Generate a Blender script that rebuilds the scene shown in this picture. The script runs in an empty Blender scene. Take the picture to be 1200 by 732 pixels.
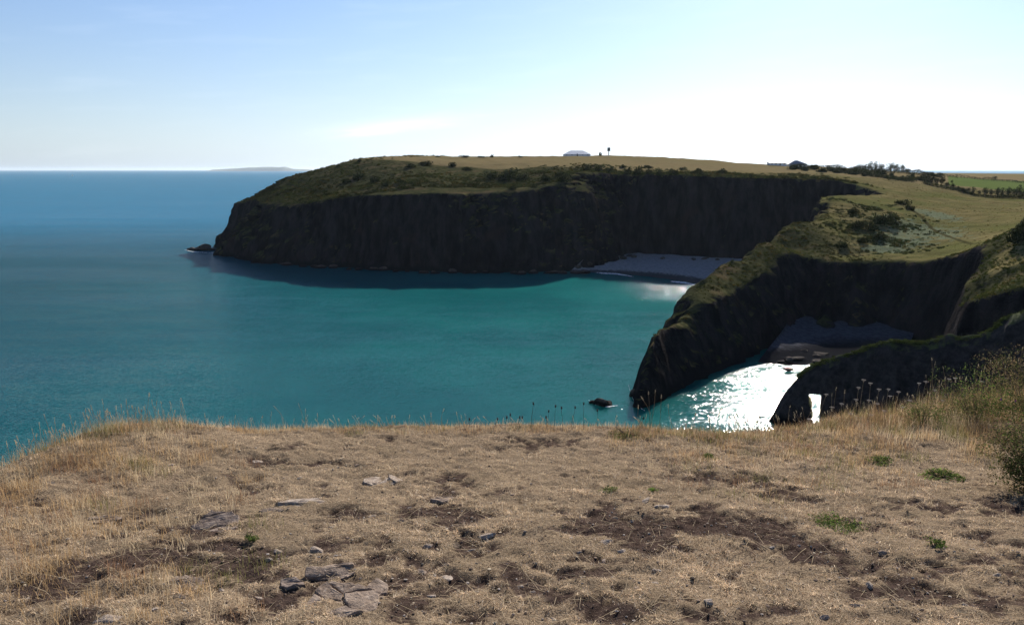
import bpy, math, random
import numpy as np
from mathutils import Vector
random.seed(7)
RNG = np.random.default_rng(11)
S = bpy.context.scene
COL = S.collection
rad = math.radians

# ------------------------------------------------------------------ camera
CAM_H = 45.0            # eye height above the sea
F_PX = 942.0            # focal length in pixels of the 1200 px wide photograph
PITCH = math.atan(167.0 / F_PX)
cd = bpy.data.cameras.new('camera')
cd.sensor_width = 36.0
cd.lens = 36.0 * F_PX / 1200.0
cd.clip_start = 0.1
cd.clip_end = 200000.0
cam = bpy.data.objects.new('camera', cd)
COL.objects.link(cam)
cam.location = (0, 0, CAM_H)
cam.rotation_euler = (rad(90) - PITCH, 0, 0)
S.camera = cam

# ------------------------------------------------------------------ sky and sun
SUN_AZ, SUN_EL = rad(20), rad(27.5)
w = bpy.data.worlds.new('World')
S.world = w
w.use_nodes = True
wt = w.node_tree
wt.nodes.clear()
wo = wt.nodes.new('ShaderNodeOutputWorld')
wb = wt.nodes.new('ShaderNodeBackground')
wb.inputs['Strength'].default_value = 0.070
sky = wt.nodes.new('ShaderNodeTexSky')
sky.sky_type = 'NISHITA'
sky.sun_disc = False
sky.sun_elevation = SUN_EL
sky.sun_rotation = SUN_AZ
sky.altitude = 40
sky.air_density = 0.9
sky.dust_density = 0.25
sky.ozone_density = 2.2
wt.links.new(wb.outputs[0], wo.inputs['Surface'])


def wmath(op, a, b=None, c=None):
    n = wt.nodes.new('ShaderNodeMath')
    n.operation = op
    for i, v in enumerate((a, b, c)):
        if v is None:
            continue
        if isinstance(v, (int, float)):
            n.inputs[i].default_value = v
        else:
            wt.links.new(v, n.inputs[i])
    return n.outputs[0]


# thin cirrus: streaks of noise in azimuth / elevation
tc = wt.nodes.new('ShaderNodeTexCoord')
sx = wt.nodes.new('ShaderNodeSeparateXYZ')
wt.links.new(tc.outputs['Generated'], sx.inputs[0])
az = wmath('ARCTAN2', sx.outputs[0], sx.outputs[1])
el = wmath('ARCSINE', sx.outputs[2])
cx = wt.nodes.new('ShaderNodeCombineXYZ')
wt.links.new(wmath('MULTIPLY', az, 9.0), cx.inputs[0])
wt.links.new(wmath('MULTIPLY', wmath('SUBTRACT', el, wmath('MULTIPLY', az, 0.06)), 70.0), cx.inputs[1])
wn = wt.nodes.new('ShaderNodeTexNoise')
wn.inputs['Scale'].default_value = 1.0
wn.inputs['Detail'].default_value = 6
wt.links.new(cx.outputs[0], wn.inputs['Vector'])
streak = wmath('MULTIPLY', wmath('MAXIMUM', wmath('SUBTRACT', wn.outputs[0], 0.52), 0.0), 5.0)


def blob(a0, e0, wa, we):
    a = wmath('POWER', wmath('DIVIDE', wmath('SUBTRACT', az, a0), wa), 2.0)
    e = wmath('POWER', wmath('DIVIDE', wmath('SUBTRACT', el, wmath('ADD', wmath('MULTIPLY', wmath('SUBTRACT', az, a0), 0.10), e0)), we), 2.0)
    return wmath('EXPONENT', wmath('MULTIPLY', wmath('ADD', a, e), -1.0))


b1 = wmath('MULTIPLY', blob(rad(-8.0), rad(3.0), rad(4.0), rad(0.42)), wmath('ADD', wmath('MULTIPLY', streak, 0.55), 0.22))
b2 = wmath('MULTIPLY', blob(rad(-18.0), rad(20.5), rad(9.0), rad(1.2)), wmath('MULTIPLY', streak, 0.7))
cm = wmath('MINIMUM', wmath('ADD', wmath('ADD', b1, b2), wmath('MULTIPLY', streak, 0.03)), 0.8)
mx = wt.nodes.new('ShaderNodeMixRGB')
wt.links.new(cm, mx.inputs[0])
wbal = wt.nodes.new('ShaderNodeMixRGB')      # cool white balance of the photograph
wbal.blend_type = 'MULTIPLY'
wbal.inputs[0].default_value = 1.0
wbal.inputs[2].default_value = (0.87, 0.96, 1.12, 1)
wt.links.new(sky.outputs[0], wbal.inputs[1])
# pale sea haze low in the sky, all round: takes the yellow out of the horizon
bw = wt.nodes.new('ShaderNodeRGBToBW')
wt.links.new(wbal.outputs[0], bw.inputs[0])
pale = wt.nodes.new('ShaderNodeCombineXYZ')
for i_, k_ in enumerate((0.63, 0.73, 0.82)):
    wt.links.new(wmath('MULTIPLY', bw.outputs[0], k_), pale.inputs[i_])
hz = wt.nodes.new('ShaderNodeMixRGB')
wt.links.new(wmath('MULTIPLY', wmath('EXPONENT', wmath('MULTIPLY', wmath('ABSOLUTE', el), -7.0)), 0.95), hz.inputs[0])
wt.links.new(wbal.outputs[0], hz.inputs[1])
wt.links.new(pale.outputs[0], hz.inputs[2])
wt.links.new(hz.outputs[0], mx.inputs[1])
mx.inputs[2].default_value = (13.5, 13.7, 14.0, 1)
wt.links.new(mx.outputs[0], wb.inputs['Color'])

sd = bpy.data.lights.new('sun', 'SUN')
sd.energy = 5.0
sd.angle = rad(0.53)
sd.color = (1.0, 0.95, 0.875)
sun = bpy.data.objects.new('sun', sd)
COL.objects.link(sun)
SUN_DIR = Vector((math.sin(SUN_AZ) * math.cos(SUN_EL), math.cos(SUN_AZ) * math.cos(SUN_EL), math.sin(SUN_EL)))
sun.rotation_euler = SUN_DIR.to_track_quat('Z', 'Y').to_euler()
sun.location = (200, 500, 400)

S.view_settings.view_transform = 'Standard'
S.view_settings.look = 'None'
S.view_settings.exposure = 0.88
S.view_settings.gamma = 1.0
S.view_settings.use_curve_mapping = False
S.render.engine = 'CYCLES'
S.cycles.use_denoising = True
S.cycles.max_bounces = 6
S.cycles.sample_clamp_indirect = 6.0


# ------------------------------------------------------------------ numpy helpers
def _hash(ix, iy, iz, seed):
    h = (ix.astype(np.int64) * 374761393 + iy.astype(np.int64) * 668265263 + iz.astype(np.int64) * 2147483647 + seed * 974634777) & 0xFFFFFFFF
    h = ((h ^ (h >> 13)) * 1274126177) & 0xFFFFFFFF
    h = ((h ^ (h >> 16)) * 2246822519) & 0xFFFFFFFF
    return ((h ^ (h >> 15)) & 0xFFFFFF).astype(np.float64) / 0xFFFFFF


def vnoise(x, y, z, seed=0):
    """value noise, -1..1"""
    x, y, z = np.broadcast_arrays(np.asarray(x, float), np.asarray(y, float), np.asarray(z, float))
    x0, y0, z0 = np.floor(x), np.floor(y), np.floor(z)
    fx, fy, fz = x - x0, y - y0, z - z0
    fx = fx * fx * fx * (fx * (fx * 6 - 15) + 10)
    fy = fy * fy * fy * (fy * (fy * 6 - 15) + 10)
    fz = fz * fz * fz * (fz * (fz * 6 - 15) + 10)
    r = 0
    for dx in (0, 1):
        wx = fx if dx else 1 - fx
        for dy in (0, 1):
            wy = fy if dy else 1 - fy
            for dz in (0, 1):
                wz = fz if dz else 1 - fz
                r = r + _hash(x0 + dx, y0 + dy, z0 + dz, seed) * wx * wy * wz
    return r * 2 - 1


def noise2(x, y, seed=0):
    x, y = np.broadcast_arrays(np.asarray(x, float), np.asarray(y, float))
    x0, y0 = np.floor(x), np.floor(y)
    fx, fy = x - x0, y - y0
    fx = fx * fx * fx * (fx * (fx * 6 - 15) + 10)
    fy = fy * fy * fy * (fy * (fy * 6 - 15) + 10)
    o = np.zeros_like(x0)
    r = 0
    for dx in (0, 1):
        wx = fx if dx else 1 - fx
        for dy in (0, 1):
            wy = fy if dy else 1 - fy
            r = r + _hash(x0 + dx, y0 + dy, o, seed) * wx * wy
    return r * 2 - 1


def fbm2(x, y, s, oct=4, seed=0, gain=0.5, ridged=False):
    r, a, n = 0, 1.0, 0.0
    c, d = math.cos(0.6), math.sin(0.6)
    x, y = np.asarray(x, float) / s, np.asarray(y, float) / s
    for i in range(oct):
        v = noise2(x, y, seed + i * 17)
        if ridged:
            v = 1 - 2 * np.abs(v)
        r = r + v * a
        n += a
        a *= gain
        x, y = (c * x - d * y) * 2.03 + 11.3, (d * x + c * y) * 2.03 - 7.1
    return r / n


def fbm3(x, y, z, s, oct=4, seed=0, gain=0.5, ridged=False):
    r, a, n = 0, 1.0, 0.0
    for i in range(oct):
        k = (2.03 ** i) / s
        v = vnoise(x * k + i * 5.2, y * k - i * 3.7, z * k + i * 8.1, seed + i * 17)
        if ridged:
            v = 1 - 2 * np.abs(v)
        r = r + v * a
        n += a
        a *= gain
    return r / n


def sstep(a, b, x):
    t = np.clip((x - a) / (b - a), 0, 1)
    return t * t * (3 - 2 * t)


CP, SP = math.cos(PITCH), math.sin(PITCH)


def ray(px, py):
    up = (366.0 - py) / F_PX
    return np.array([(px - 600.0) / F_PX, CP + SP * up, -SP + CP * up])


def at_y(px, py, y):
    """point on the pixel's line of sight at distance y ahead"""
    d = ray(px, py)
    return np.array([0, 0, CAM_H]) + d * (y / d[1])


def at_z(px, py, z):
    d = ray(px, py)
    return np.array([0, 0, CAM_H]) + d * ((z - CAM_H) / d[2])


# ------------------------------------------------------------------ mesh helpers
def mesh_data(name, V, F, mat=None, smooth=False, cols=None, attrs=None):
    """F: (n,3) or (n,4) int array, or a list of such arrays"""
    V = np.asarray(V, dtype=np.float32)
    Fs = F if isinstance(F, list) else [F]
    Fs = [np.asarray(f, dtype=np.int32) for f in Fs if len(f)]
    me = bpy.data.meshes.new(name)
    nl = sum(f.size for f in Fs)
    npoly = sum(len(f) for f in Fs)
    me.vertices.add(len(V))
    me.vertices.foreach_set('co', V.ravel())
    me.loops.add(nl)
    me.loops.foreach_set('vertex_index', np.concatenate([f.ravel() for f in Fs]))
    me.polygons.add(npoly)
    sizes = np.concatenate([np.full(len(f), f.shape[1], np.int32) for f in Fs])
    starts = np.concatenate([[0], np.cumsum(sizes)[:-1]]).astype(np.int32)
    me.polygons.foreach_set('loop_start', starts)
    me.polygons.foreach_set('use_smooth', np.full(npoly, smooth, dtype=bool))
    me.update(calc_edges=True)
    if cols is not None:
        c = np.ones((len(V), 4), np.float32)
        c[:, :3] = cols
        a = me.attributes.new('col', 'FLOAT_COLOR', 'POINT')
        a.data.foreach_set('color', c.ravel())
    if attrs:
        for k, v in attrs.items():
            a = me.attributes.new(k, 'FLOAT', 'POINT')
            a.data.foreach_set('value', np.asarray(v, np.float32))
    if mat:
        me.materials.append(mat)
    return me


def link(name, me, parent=None, loc=None, label=None, cat=None, group=None, kind=None):
    o = bpy.data.objects.new(name, me)
    COL.objects.link(o)
    if parent is not None:
        o.parent = parent
    if loc is not None:
        o.location = loc
    for k, v in (('label', label), ('category', cat), ('group', group), ('kind', kind)):
        if v:
            o[k] = v
    return o


def grid_faces(nx, ny):
    i = np.arange(ny - 1)[:, None] * nx + np.arange(nx - 1)[None, :]
    i = i.ravel()
    return np.stack([i, i + 1, i + nx + 1, i + nx], 1)


def compact(V, F, *arrs):
    used = np.zeros(len(V), bool)
    used[F.ravel()] = True
    m = np.cumsum(used) - 1
    return (V[used], m[F]) + tuple(a[used] for a in arrs)


def box(x0, x1, y0, y1, z0, z1):
    V = np.array([[x, y, z] for z in (z0, z1) for y in (y0, y1) for x in (x0, x1)], float)
    F = np.array([[0, 2, 3, 1], [4, 5, 7, 6], [0, 1, 5, 4], [2, 6, 7, 3], [0, 4, 6, 2], [1, 3, 7, 5]])
    return V, F


def join(parts):
    V, F, n = [], [], 0
    for v, f in parts:
        V.append(np.asarray(v, float))
        F.append(np.asarray(f) + n)
        n += len(v)
    ks = sorted({f.shape[1] for f in F})
    return np.concatenate(V), [np.concatenate([f for f in F if f.shape[1] == k]) for k in ks]


def tube(pts, radii, k=6):
    pts = np.asarray(pts, float)
    n = len(pts)
    radii = np.broadcast_to(np.asarray(radii, float), (n,))
    t = np.gradient(pts, axis=0)
    t /= np.linalg.norm(t, axis=1)[:, None] + 1e-9
    ref = np.array([0.31, 0.95, 0.05])
    a = np.cross(t, ref)
    a /= np.linalg.norm(a, axis=1)[:, None] + 1e-9
    b = np.cross(t, a)
    th = np.arange(k) * 2 * math.pi / k
    V = pts[:, None, :] + radii[:, None, None] * (a[:, None, :] * np.cos(th)[None, :, None] + b[:, None, :] * np.sin(th)[None, :, None])
    V = V.reshape(-1, 3)
    F = []
    for i in range(n - 1):
        for j in range(k):
            F.append([i * k + j, i * k + (j + 1) % k, (i + 1) * k + (j + 1) % k, (i + 1) * k + j])
    V = np.concatenate([V, pts[:1], pts[-1:]])
    c0, c1 = n * k, n * k + 1
    for j in range(k):
        F.append([c0, (j + 1) % k, j, j])
        F.append([c1, (n - 1) * k + j, (n - 1) * k + (j + 1) % k, (n - 1) * k + (j + 1) % k])
    F = np.array(F)
    quads = F[:(n - 1) * k]
    tris = F[(n - 1) * k:, :3]
    return V, [quads, tris]


def merge(parts):
    """parts: (V, [F arrays]) -> V, [quads, tris]"""
    Vs, by, n = [], {}, 0
    for v, fs in parts:
        fs = fs if isinstance(fs, list) else [fs]
        for f in fs:
            f = np.asarray(f)
            if len(f):
                by.setdefault(f.shape[1], []).append(f + n)
        Vs.append(np.asarray(v, float))
        n += len(v)
    return np.concatenate(Vs), [np.concatenate(v) for v in by.values()]


def ico(sub=2):
    import bmesh
    bm = bmesh.new()
    bmesh.ops.create_icosphere(bm, subdivisions=sub, radius=1.0)
    V = np.array([v.co[:] for v in bm.verts])
    F = np.array([[v.index for v in f.verts] for f in bm.faces])
    bm.free()
    return V, F


ICO = {s: ico(s) for s in (1, 2, 3, 4)}


# ------------------------------------------------------------------ material helper
class M:
    def __init__(self, name):
        self.m = bpy.data.materials.new(name)
        self.m.use_nodes = True
        self.t = self.m.node_tree
        self.t.nodes.clear()
        self.out = self.n('OutputMaterial')

    def n(self, typ, **kw):
        nd = self.t.nodes.new('ShaderNode' + typ)
        for k, v in kw.items():
            if hasattr(nd, k):
                setattr(nd, k, v)
        return nd

    def put(self, sock, v):
        if v is None:
            return
        if hasattr(v, 'is_output') or isinstance(v, bpy.types.NodeSocket):
            self.t.links.new(v, sock)
        elif isinstance(v, (tuple, list)) and len(v) == 3 and sock.type == 'RGBA':
            sock.default_value = (*v, 1)
        else:
            sock.default_value = v

    def math(self, op, a, b=None, c=None, clamp=False):
        nd = self.n('Math', operation=op)
        nd.use_clamp = clamp
        for i, v in enumerate((a, b, c)):
            self.put(nd.inputs[i], v)
        return nd.outputs[0]

    def mix(self, f, a, b, blend='MIX'):
        nd = self.n('MixRGB', blend_type=blend)
        self.put(nd.inputs[0], f)
        self.put(nd.inputs[1], a)
        self.put(nd.inputs[2], b)
        return nd.outputs[0]

    def pos(self):
        return self.n('NewGeometry').outputs['Position']

    def normal_z(self):
        s = self.n('SeparateXYZ')
        self.t.links.new(self.n('NewGeometry').outputs['True Normal'], s.inputs[0])
        return s.outputs[2]

    def map(self, vec, scale):
        nd = self.n('Mapping')
        self.put(nd.inputs['Vector'], vec)
        nd.inputs['Scale'].default_value = scale
        return nd.outputs[0]

    def noise(self, vec, scale, detail=5, rough=0.55, dist=0.0):
        nd = self.n('TexNoise')
        self.put(nd.inputs['Vector'], vec)
        nd.inputs['Scale'].default_value = scale
        nd.inputs['Detail'].default_value = detail
        nd.inputs['Roughness'].default_value = rough
        nd.inputs['Distortion'].default_value = dist
        return nd.outputs[0]

    def ramp(self, f, a, b):
        nd = self.n('MapRange', interpolation_type='SMOOTHSTEP')
        self.put(nd.inputs[0], f)
        nd.inputs[1].default_value = a
        nd.inputs[2].default_value = b
        return nd.outputs[0]

    def attr(self, name, typ='GEOMETRY', fac=False):
        nd = self.n('Attribute', attribute_name=name, attribute_type=typ)
        return nd.outputs['Fac'] if fac else nd.outputs['Color']

    def bump(self, h, strength=0.5, dist=0.1, normal=None):
        nd = self.n('Bump')
        nd.inputs['Strength'].default_value = strength
        nd.inputs['Distance'].default_value = dist
        self.put(nd.inputs['Height'], h)
        self.put(nd.inputs['Normal'], normal)
        return nd.outputs[0]

    def principled(self, color, rough=0.9, spec=0.2, normal=None, **kw):
        nd = self.n('BsdfPrincipled')
        self.put(nd.inputs['Base Color'], color)
        self.put(nd.inputs['Roughness'], rough)
        self.put(nd.inputs['Specular IOR Level'], spec)
        self.put(nd.inputs['Normal'], normal)
        for k, v in kw.items():
            self.put(nd.inputs[k], v)
        self.t.links.new(nd.outputs[0], self.out.inputs['Surface'])
        return nd

    def leaf(self, color, trans=0.35, tint=None):
        """diffuse plus light coming through the blade"""
        d = self.n('BsdfDiffuse')
        t = self.n('BsdfTranslucent')
        self.put(d.inputs['Color'], color)
        self.put(t.inputs['Color'], tint if tint is not None else color)
        mx_ = self.n('MixShader')
        mx_.inputs[0].default_value = trans
        self.t.links.new(d.outputs[0], mx_.inputs[1])
        self.t.links.new(t.outputs[0], mx_.inputs[2])
        self.t.links.new(mx_.outputs[0], self.out.inputs['Surface'])


def plain(name, color, rough=0.85, spec=0.2, var=0.25, scale=3.0):
    m = M(name)
    n = m.noise(m.n('TexCoord').outputs['Object'], scale, 5)
    c = m.mix(m.ramp(n, 0.3, 0.7), tuple(v * (1 - var) for v in color), tuple(min(1, v * (1 + var)) for v in color))
    m.principled(c, rough, spec)
    return m.m


def mat_leaf(name, trans=0.35, gain=(1, 1, 1), instancer=False):
    m = M(name)
    c = m.attr('col')
    if instancer:
        c = m.mix(1.0, c, m.attr('tint', 'INSTANCER'), 'MULTIPLY')
    oi = m.n('ObjectInfo').outputs['Random']
    k = m.math('MULTIPLY_ADD', oi, 0.3, 0.85)
    cc = m.n('CombineXYZ')
    for i in range(3):
        m.put(cc.inputs[i], m.math('MULTIPLY', k, gain[i]))
    c = m.mix(1.0, c, cc.outputs[0], 'MULTIPLY')
    m.leaf(c, trans)
    return m.m


MAT_LEAF = mat_leaf('leaf')
MAT_DRY = mat_leaf('dry_grass_blade', 0.38)
MAT_SCRUB = mat_leaf('scrub_leaf', 0.25, instancer=True)

# ------------------------------------------------------------------ sea
SEA_SSS = 0.9


def build_sea():
    xs = np.concatenate([-np.geomspace(60000, 400, 14), np.linspace(-350, 350, 29), np.geomspace(400, 60000, 14)])
    ys = np.concatenate([[-300, 0], np.linspace(40, 600, 29), np.geomspace(700, 60000, 16)])
    X, Y = np.meshgrid(xs, ys)
    V = np.stack([X.ravel(), Y.ravel(), np.zeros(X.size)], 1)
    m = M('sea_water')
    p = m.pos()
    sep = m.n('SeparateXYZ')
    m.t.links.new(p, sep.inputs[0])
    x, y = sep.outputs[0], sep.outputs[1]
    # body colour: green over pale sand in the bay, blue in deep open water
    big = m.noise(p, 0.008, 4, 0.5)
    inb = m.ramp(m.math('ADD', m.math('ADD', x, m.math('MULTIPLY', y, -0.12)), m.math('MULTIPLY', big, 110)), -190, 70)
    far = m.ramp(y, 330, 800)
    deep = m.mix(far, (0.0026, 0.034, 0.045), (0.011, 0.086, 0.148))
    shallow = m.mix(m.ramp(m.noise(p, 0.02, 4), 0.35, 0.65), (0.0035, 0.056, 0.056), (0.0055, 0.076, 0.071))
    c = m.mix(m.math('MULTIPLY', inb, m.math('SUBTRACT', 1.0, far)), deep, shallow)
    # wind slicks: long patches where the ripples are flatter
    sl = m.noise(m.map(p, (0.0022, 0.012, 1)), 1.0, 5, 0.6, 0.8)
    slick = m.ramp(sl, 0.38, 0.62)
    # swell and ripples tilt the surface
    def tilt(vec, k, detail):
        nd = m.n('TexNoise')
        m.put(nd.inputs['Vector'], vec)
        nd.inputs['Scale'].default_value = 1.0
        nd.inputs['Detail'].default_value = detail
        nd.inputs['Roughness'].default_value = 0.6
        v1 = m.n('VectorMath', operation='SUBTRACT')
        m.put(v1.inputs[0], nd.outputs['Color'])
        v1.inputs[1].default_value = (0.5, 0.5, 0.5)
        v2 = m.n('VectorMath', operation='MULTIPLY')
        m.put(v2.inputs[0], v1.outputs[0])
        v2.inputs[1].default_value = (k * 0.8, k, 0)
        return v2.outputs[0]
    t1 = tilt(m.map(p, (0.05, 0.20, 1)), 0.22, 4)
    t2 = tilt(m.map(p, (2.6, 4.2, 1)), 1.05, 3)
    t3 = tilt(m.map(p, (0.7, 1.3, 1)), 0.34, 3)
    ad0 = m.n('VectorMath', operation='ADD')
    m.put(ad0.inputs[0], t2)
    m.put(ad0.inputs[1], t3)
    sc = m.n('VectorMath', operation='SCALE')
    m.put(sc.inputs[0], ad0.outputs[0])
    # steeper little waves where the swell shoals in front of the bay beach
    dv = m.n('VectorMath', operation='DISTANCE')
    m.put(dv.inputs[0], m.map(p, (0.55, 1, 1)))
    dv.inputs[1].default_value = (30, 304, 0)
    shoal = m.ramp(dv.outputs['Value'], 42, 8)
    m.put(sc.inputs['Scale'], m.math('ADD', m.math('MULTIPLY_ADD', slick, 0.35, 0.75), m.math('MULTIPLY', shoal, 0.85)))
    ad = m.n('VectorMath', operation='ADD')
    m.put(ad.inputs[0], t1)
    m.put(ad.inputs[1], sc.outputs[0])
    ad2 = m.n('VectorMath', operation='ADD')
    m.put(ad2.inputs[0], ad.outputs[0])
    ad2.inputs[1].default_value = (0, 0, 1)
    nn = m.n('VectorMath', operation='NORMALIZE')
    m.put(nn.inputs[0], ad2.outputs[0])
    fr_ = m.n('Fresnel')
    fr_.inputs['IOR'].default_value = 1.33
    m.put(fr_.inputs['Normal'], nn.outputs[0])
    dd_ = m.n('BsdfDiffuse')
    m.put(dd_.inputs['Color'], c)
    m.put(dd_.inputs['Normal'], nn.outputs[0])
    ss_ = m.n('SubsurfaceScattering')
    m.put(ss_.inputs['Color'], c)
    ss_.inputs['Scale'].default_value = 1.0
    ss_.inputs['Radius'].default_value = (16, 30, 30)
    df = m.n('MixShader')
    df.inputs[0].default_value = SEA_SSS
    m.t.links.new(dd_.outputs[0], df.inputs[1])
    m.t.links.new(ss_.outputs[0], df.inputs[2])
    gl = m.n('BsdfGlossy')
    gl.inputs['Roughness'].default_value = 0.08
    m.put(gl.inputs['Normal'], nn.outputs[0])
    ms = m.n('MixShader')
    m.put(ms.inputs[0], m.math('MULTIPLY', m.math('MINIMUM', fr_.outputs[0], 0.24), m.math('MULTIPLY_ADD', slick, 0.20, 0.44)))
    m.t.links.new(df.outputs[0], ms.inputs[1])
    m.t.links.new(gl.outputs[0], ms.inputs[2])
    m.t.links.new(ms.outputs[0], m.out.inputs['Surface'])
    me = mesh_data('sea', V, grid_faces(len(xs), len(ys)), m.m)
    link('sea', me, label='calm teal green bay opening to blue sea', cat='sea', kind='structure')


build_sea()


def build_island():
    # far island lying on the horizon
    a, b = at_y(246, 199, 30000), at_y(372, 199, 30000)
    n = 60
    xs = np.linspace(a[0], b[0], n)
    t = np.linspace(0, 1, n)
    pr = np.interp(t, [0, .03, .2, .38, .5, .70, .73, .8, .92, 1], [0, .35, .6, .85, .97, 1, .62, .5, .4, 0])
    top = pr * 150 * (1 + 0.05 * noise2(t * 14, t * 0, 3)) - 1
    V, F = [], []
    for i in range(n):
        h = top[i]
        for (dy, f) in ((-260, -0.02), (-150, 0.75), (0, 1.0), (300, 0.9), (700, -0.02)):
            V.append((xs[i], 30000 + dy * 1.6, h * f))
    for i in range(n - 1):
        for j in range(4):
            F.append([i * 5 + j, (i + 1) * 5 + j, (i + 1) * 5 + j + 1, i * 5 + j + 1])
    link('island', mesh_data('island', V, np.array(F), plain('island_land', (0.09, 0.10, 0.06), scale=0.002), True),
         label='low hazy island lying along the sea horizon', cat='island', kind='structure')


build_island()

# ------------------------------------------------------------------ the coast: headlands as one land sheet
coast = []      # x, y, width of the cliff slope


def c_px(px, py, wd, z=0.0):
    p = at_z(px, py, z)
    coast.append((p[0], p[1], wd))


for px, py, wd in ((255, 290, 21), (272, 300, 17), (300, 304, 14), (350, 310, 13), (400, 313, 15), (480, 317, 14), (520, 318, 14),
                   (575, 318, 13), (620, 318, 14), (665, 316, 15)):
    c_px(px, py, wd)
for px, py, wd in ((700, 303, 15), (735, 297, 14), (790, 299, 13), (870, 303, 13)):
    c_px(px, py, wd, 3.5)
# round the back of the bay, hidden behind the near ridge, then out along the ridge to its tip
coast += [(150, 392, 12), (158, 372, 12), (140, 350, 12), (122, 332, 12), (93, 282, 11), (70, 246, 10), (44, 206, 9), (33, 184, 8), (26.5, 169, 4.5), (24.5, 159, 3.2)]
c_px(748, 478, 3.2)
c_px(778, 468, 5)
c_px(812, 449, 7)
c_px(855, 428, 8)
c_px(888, 411, 8)
c_px(912, 394, 8, 2.0)
c_px(928, 384, 8, 3.0)
c_px(946, 375, 8, 3.0)
c_px(966, 384, 9, 3.0)
c_px(986, 378, 9, 3.0)
c_px(1004, 384, 9, 3.0)
c_px(1026, 377, 9, 3.0)
c_px(1062, 385, 9, 3.0)
coast += [(108, 207, 8), (110, 196, 6), (97, 180, 5.5), (88, 166, 5.5), (83, 153, 6), (93, 144, 7), (112, 137, 12), (104, 128, 12), (97, 118, 12), (92, 104, 12), (70, 62, 12),
          (52, 30, 12), (120, -30, 12), (1700, -30, 12), (1700, 1900, 20), (700, 1900, 20), (220, 1100, 20), (40, 800, 20), (-70, 660, 22), (-140, 560, 40), (-170, 500, 50)]
coast = np.array(coast)

# heights of the land inside (thin-plate interpolation of seen points)
ctrl = []
for px, py, y in ((300, 229, 480), (337, 207, 490), (375, 198, 500), (420, 187, 505), (365, 213, 460), (430, 217, 432), (490, 209, 412), (575, 218, 398), (625, 217, 396), (680, 203, 402), (740, 204, 425),
                  (800, 202, 432), (860, 203, 434), (940, 204, 436), (985, 206, 432),
                  (510, 184, 560), (600, 184, 590), (660, 183, 620), (760, 184, 620), (860, 190.5, 640), (930, 195.5, 640),
                  (460, 196, 470), (530, 198, 470), (600, 200, 450), (680, 195, 460), (760, 195, 500), (860, 199, 520), (940, 202, 520),
                  (1010, 205, 500), (1060, 203, 600), (1000, 198, 700),
                  (757, 399, 156), (776, 386, 165), (798, 373, 174), (812, 362, 181), (830, 349, 190), (850, 336, 200), (870, 319, 212), (890, 302, 225), (910, 285, 240), (930, 269, 257),
                  (950, 256, 276), (970, 241, 298), (985, 230, 325), (1000, 219, 370), (835, 366, 184), (875, 345, 200), (920, 294, 242),
                  (1000, 299, 238), (1050, 301, 230), (1100, 302, 226), (1140, 290, 222), (962, 292, 242), (1030, 246, 300), (1010, 260, 275), (1040, 233, 340),
                  (1100, 270, 270), (1100, 245, 330), (1180, 250, 310), (1100, 228, 400), (1200, 228, 440), (1150, 214, 600), (1105, 206, 700), (1200, 213, 720),
                  (1152, 288, 205), (1200, 264, 190), (1180, 281, 188), (1142, 322, 180), (1132, 352, 170), (1160, 318, 172), (1180, 330, 164), (1200, 318, 158), (1250, 312, 160), (1300, 240, 260)):
    ctrl.append(at_y(px, py, y))
ctrl += [np.array(p, float) for p in ((200, 900, 48), (900, 900, 36), (900, 300, 38), (600, 1400, 40), (0, 700, 52), (1500, 1500, 32), (1500, 300, 38), (130, 120, 26), (115, 110, 26), (160, 60, 38))]
ctrl = np.array(ctrl)


def tps_fit(P, z, lam=2.0):
    n = len(P)
    P = P / 100.0
    r2 = ((P[:, None] - P[None]) ** 2).sum(-1)
    K = 0.5 * r2 * np.log(r2 + 1e-12) + lam * 1e-2 * np.eye(n)
    A = np.zeros((n + 3, n + 3))
    A[:n, :n] = K
    A[:n, n] = 1
    A[:n, n + 1:] = P
    A[n:, :n] = A[:n, n:].T
    return np.linalg.solve(A, np.concatenate([z, [0, 0, 0]]))


W_TPS = tps_fit(ctrl[:, :2], ctrl[:, 2], 0.15)


def plateau(x, y):
    P = ctrl[:, :2] / 100.0
    r = W_TPS[-3] + W_TPS[-2] * x / 100 + W_TPS[-1] * y / 100
    for i in range(len(P)):
        r2 = (x / 100 - P[i, 0]) ** 2 + (y / 100 - P[i, 1]) ** 2
        r = r + W_TPS[i] * 0.5 * r2 * np.log(r2 + 1e-12)
    return np.clip(r, 4, 62)


def coast_dist(x, y):
    """signed distance to the shore (inside positive) and the cliff width of the nearest shore"""
    n = len(coast)
    best = np.full(x.shape, 1e9)
    wd = np.zeros(x.shape)
    wsum = np.zeros(x.shape)
    inside = np.zeros(x.shape, bool)
    for i in range(n):
        ax, ay, aw = coast[i]
        bx, by, bw = coast[(i + 1) % n]
        dx, dy = bx - ax, by - ay
        t = np.clip(((x - ax) * dx + (y - ay) * dy) / (dx * dx + dy * dy), 0, 1)
        d = np.hypot(x - ax - t * dx, y - ay - t * dy)
        ww = 1.0 / (d + 0.5) ** 5
        wd += ww * (aw + (bw - aw) * t)
        wsum += ww
        best = np.minimum(best, d)
        c = (ay > y) != (by > y)
        xi = ax + (y - ay) * dx / (dy if abs(dy) > 1e-9 else 1e-9)
        inside ^= c & (x < xi)
    return np.where(inside, best, -best), wd / wsum


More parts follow.
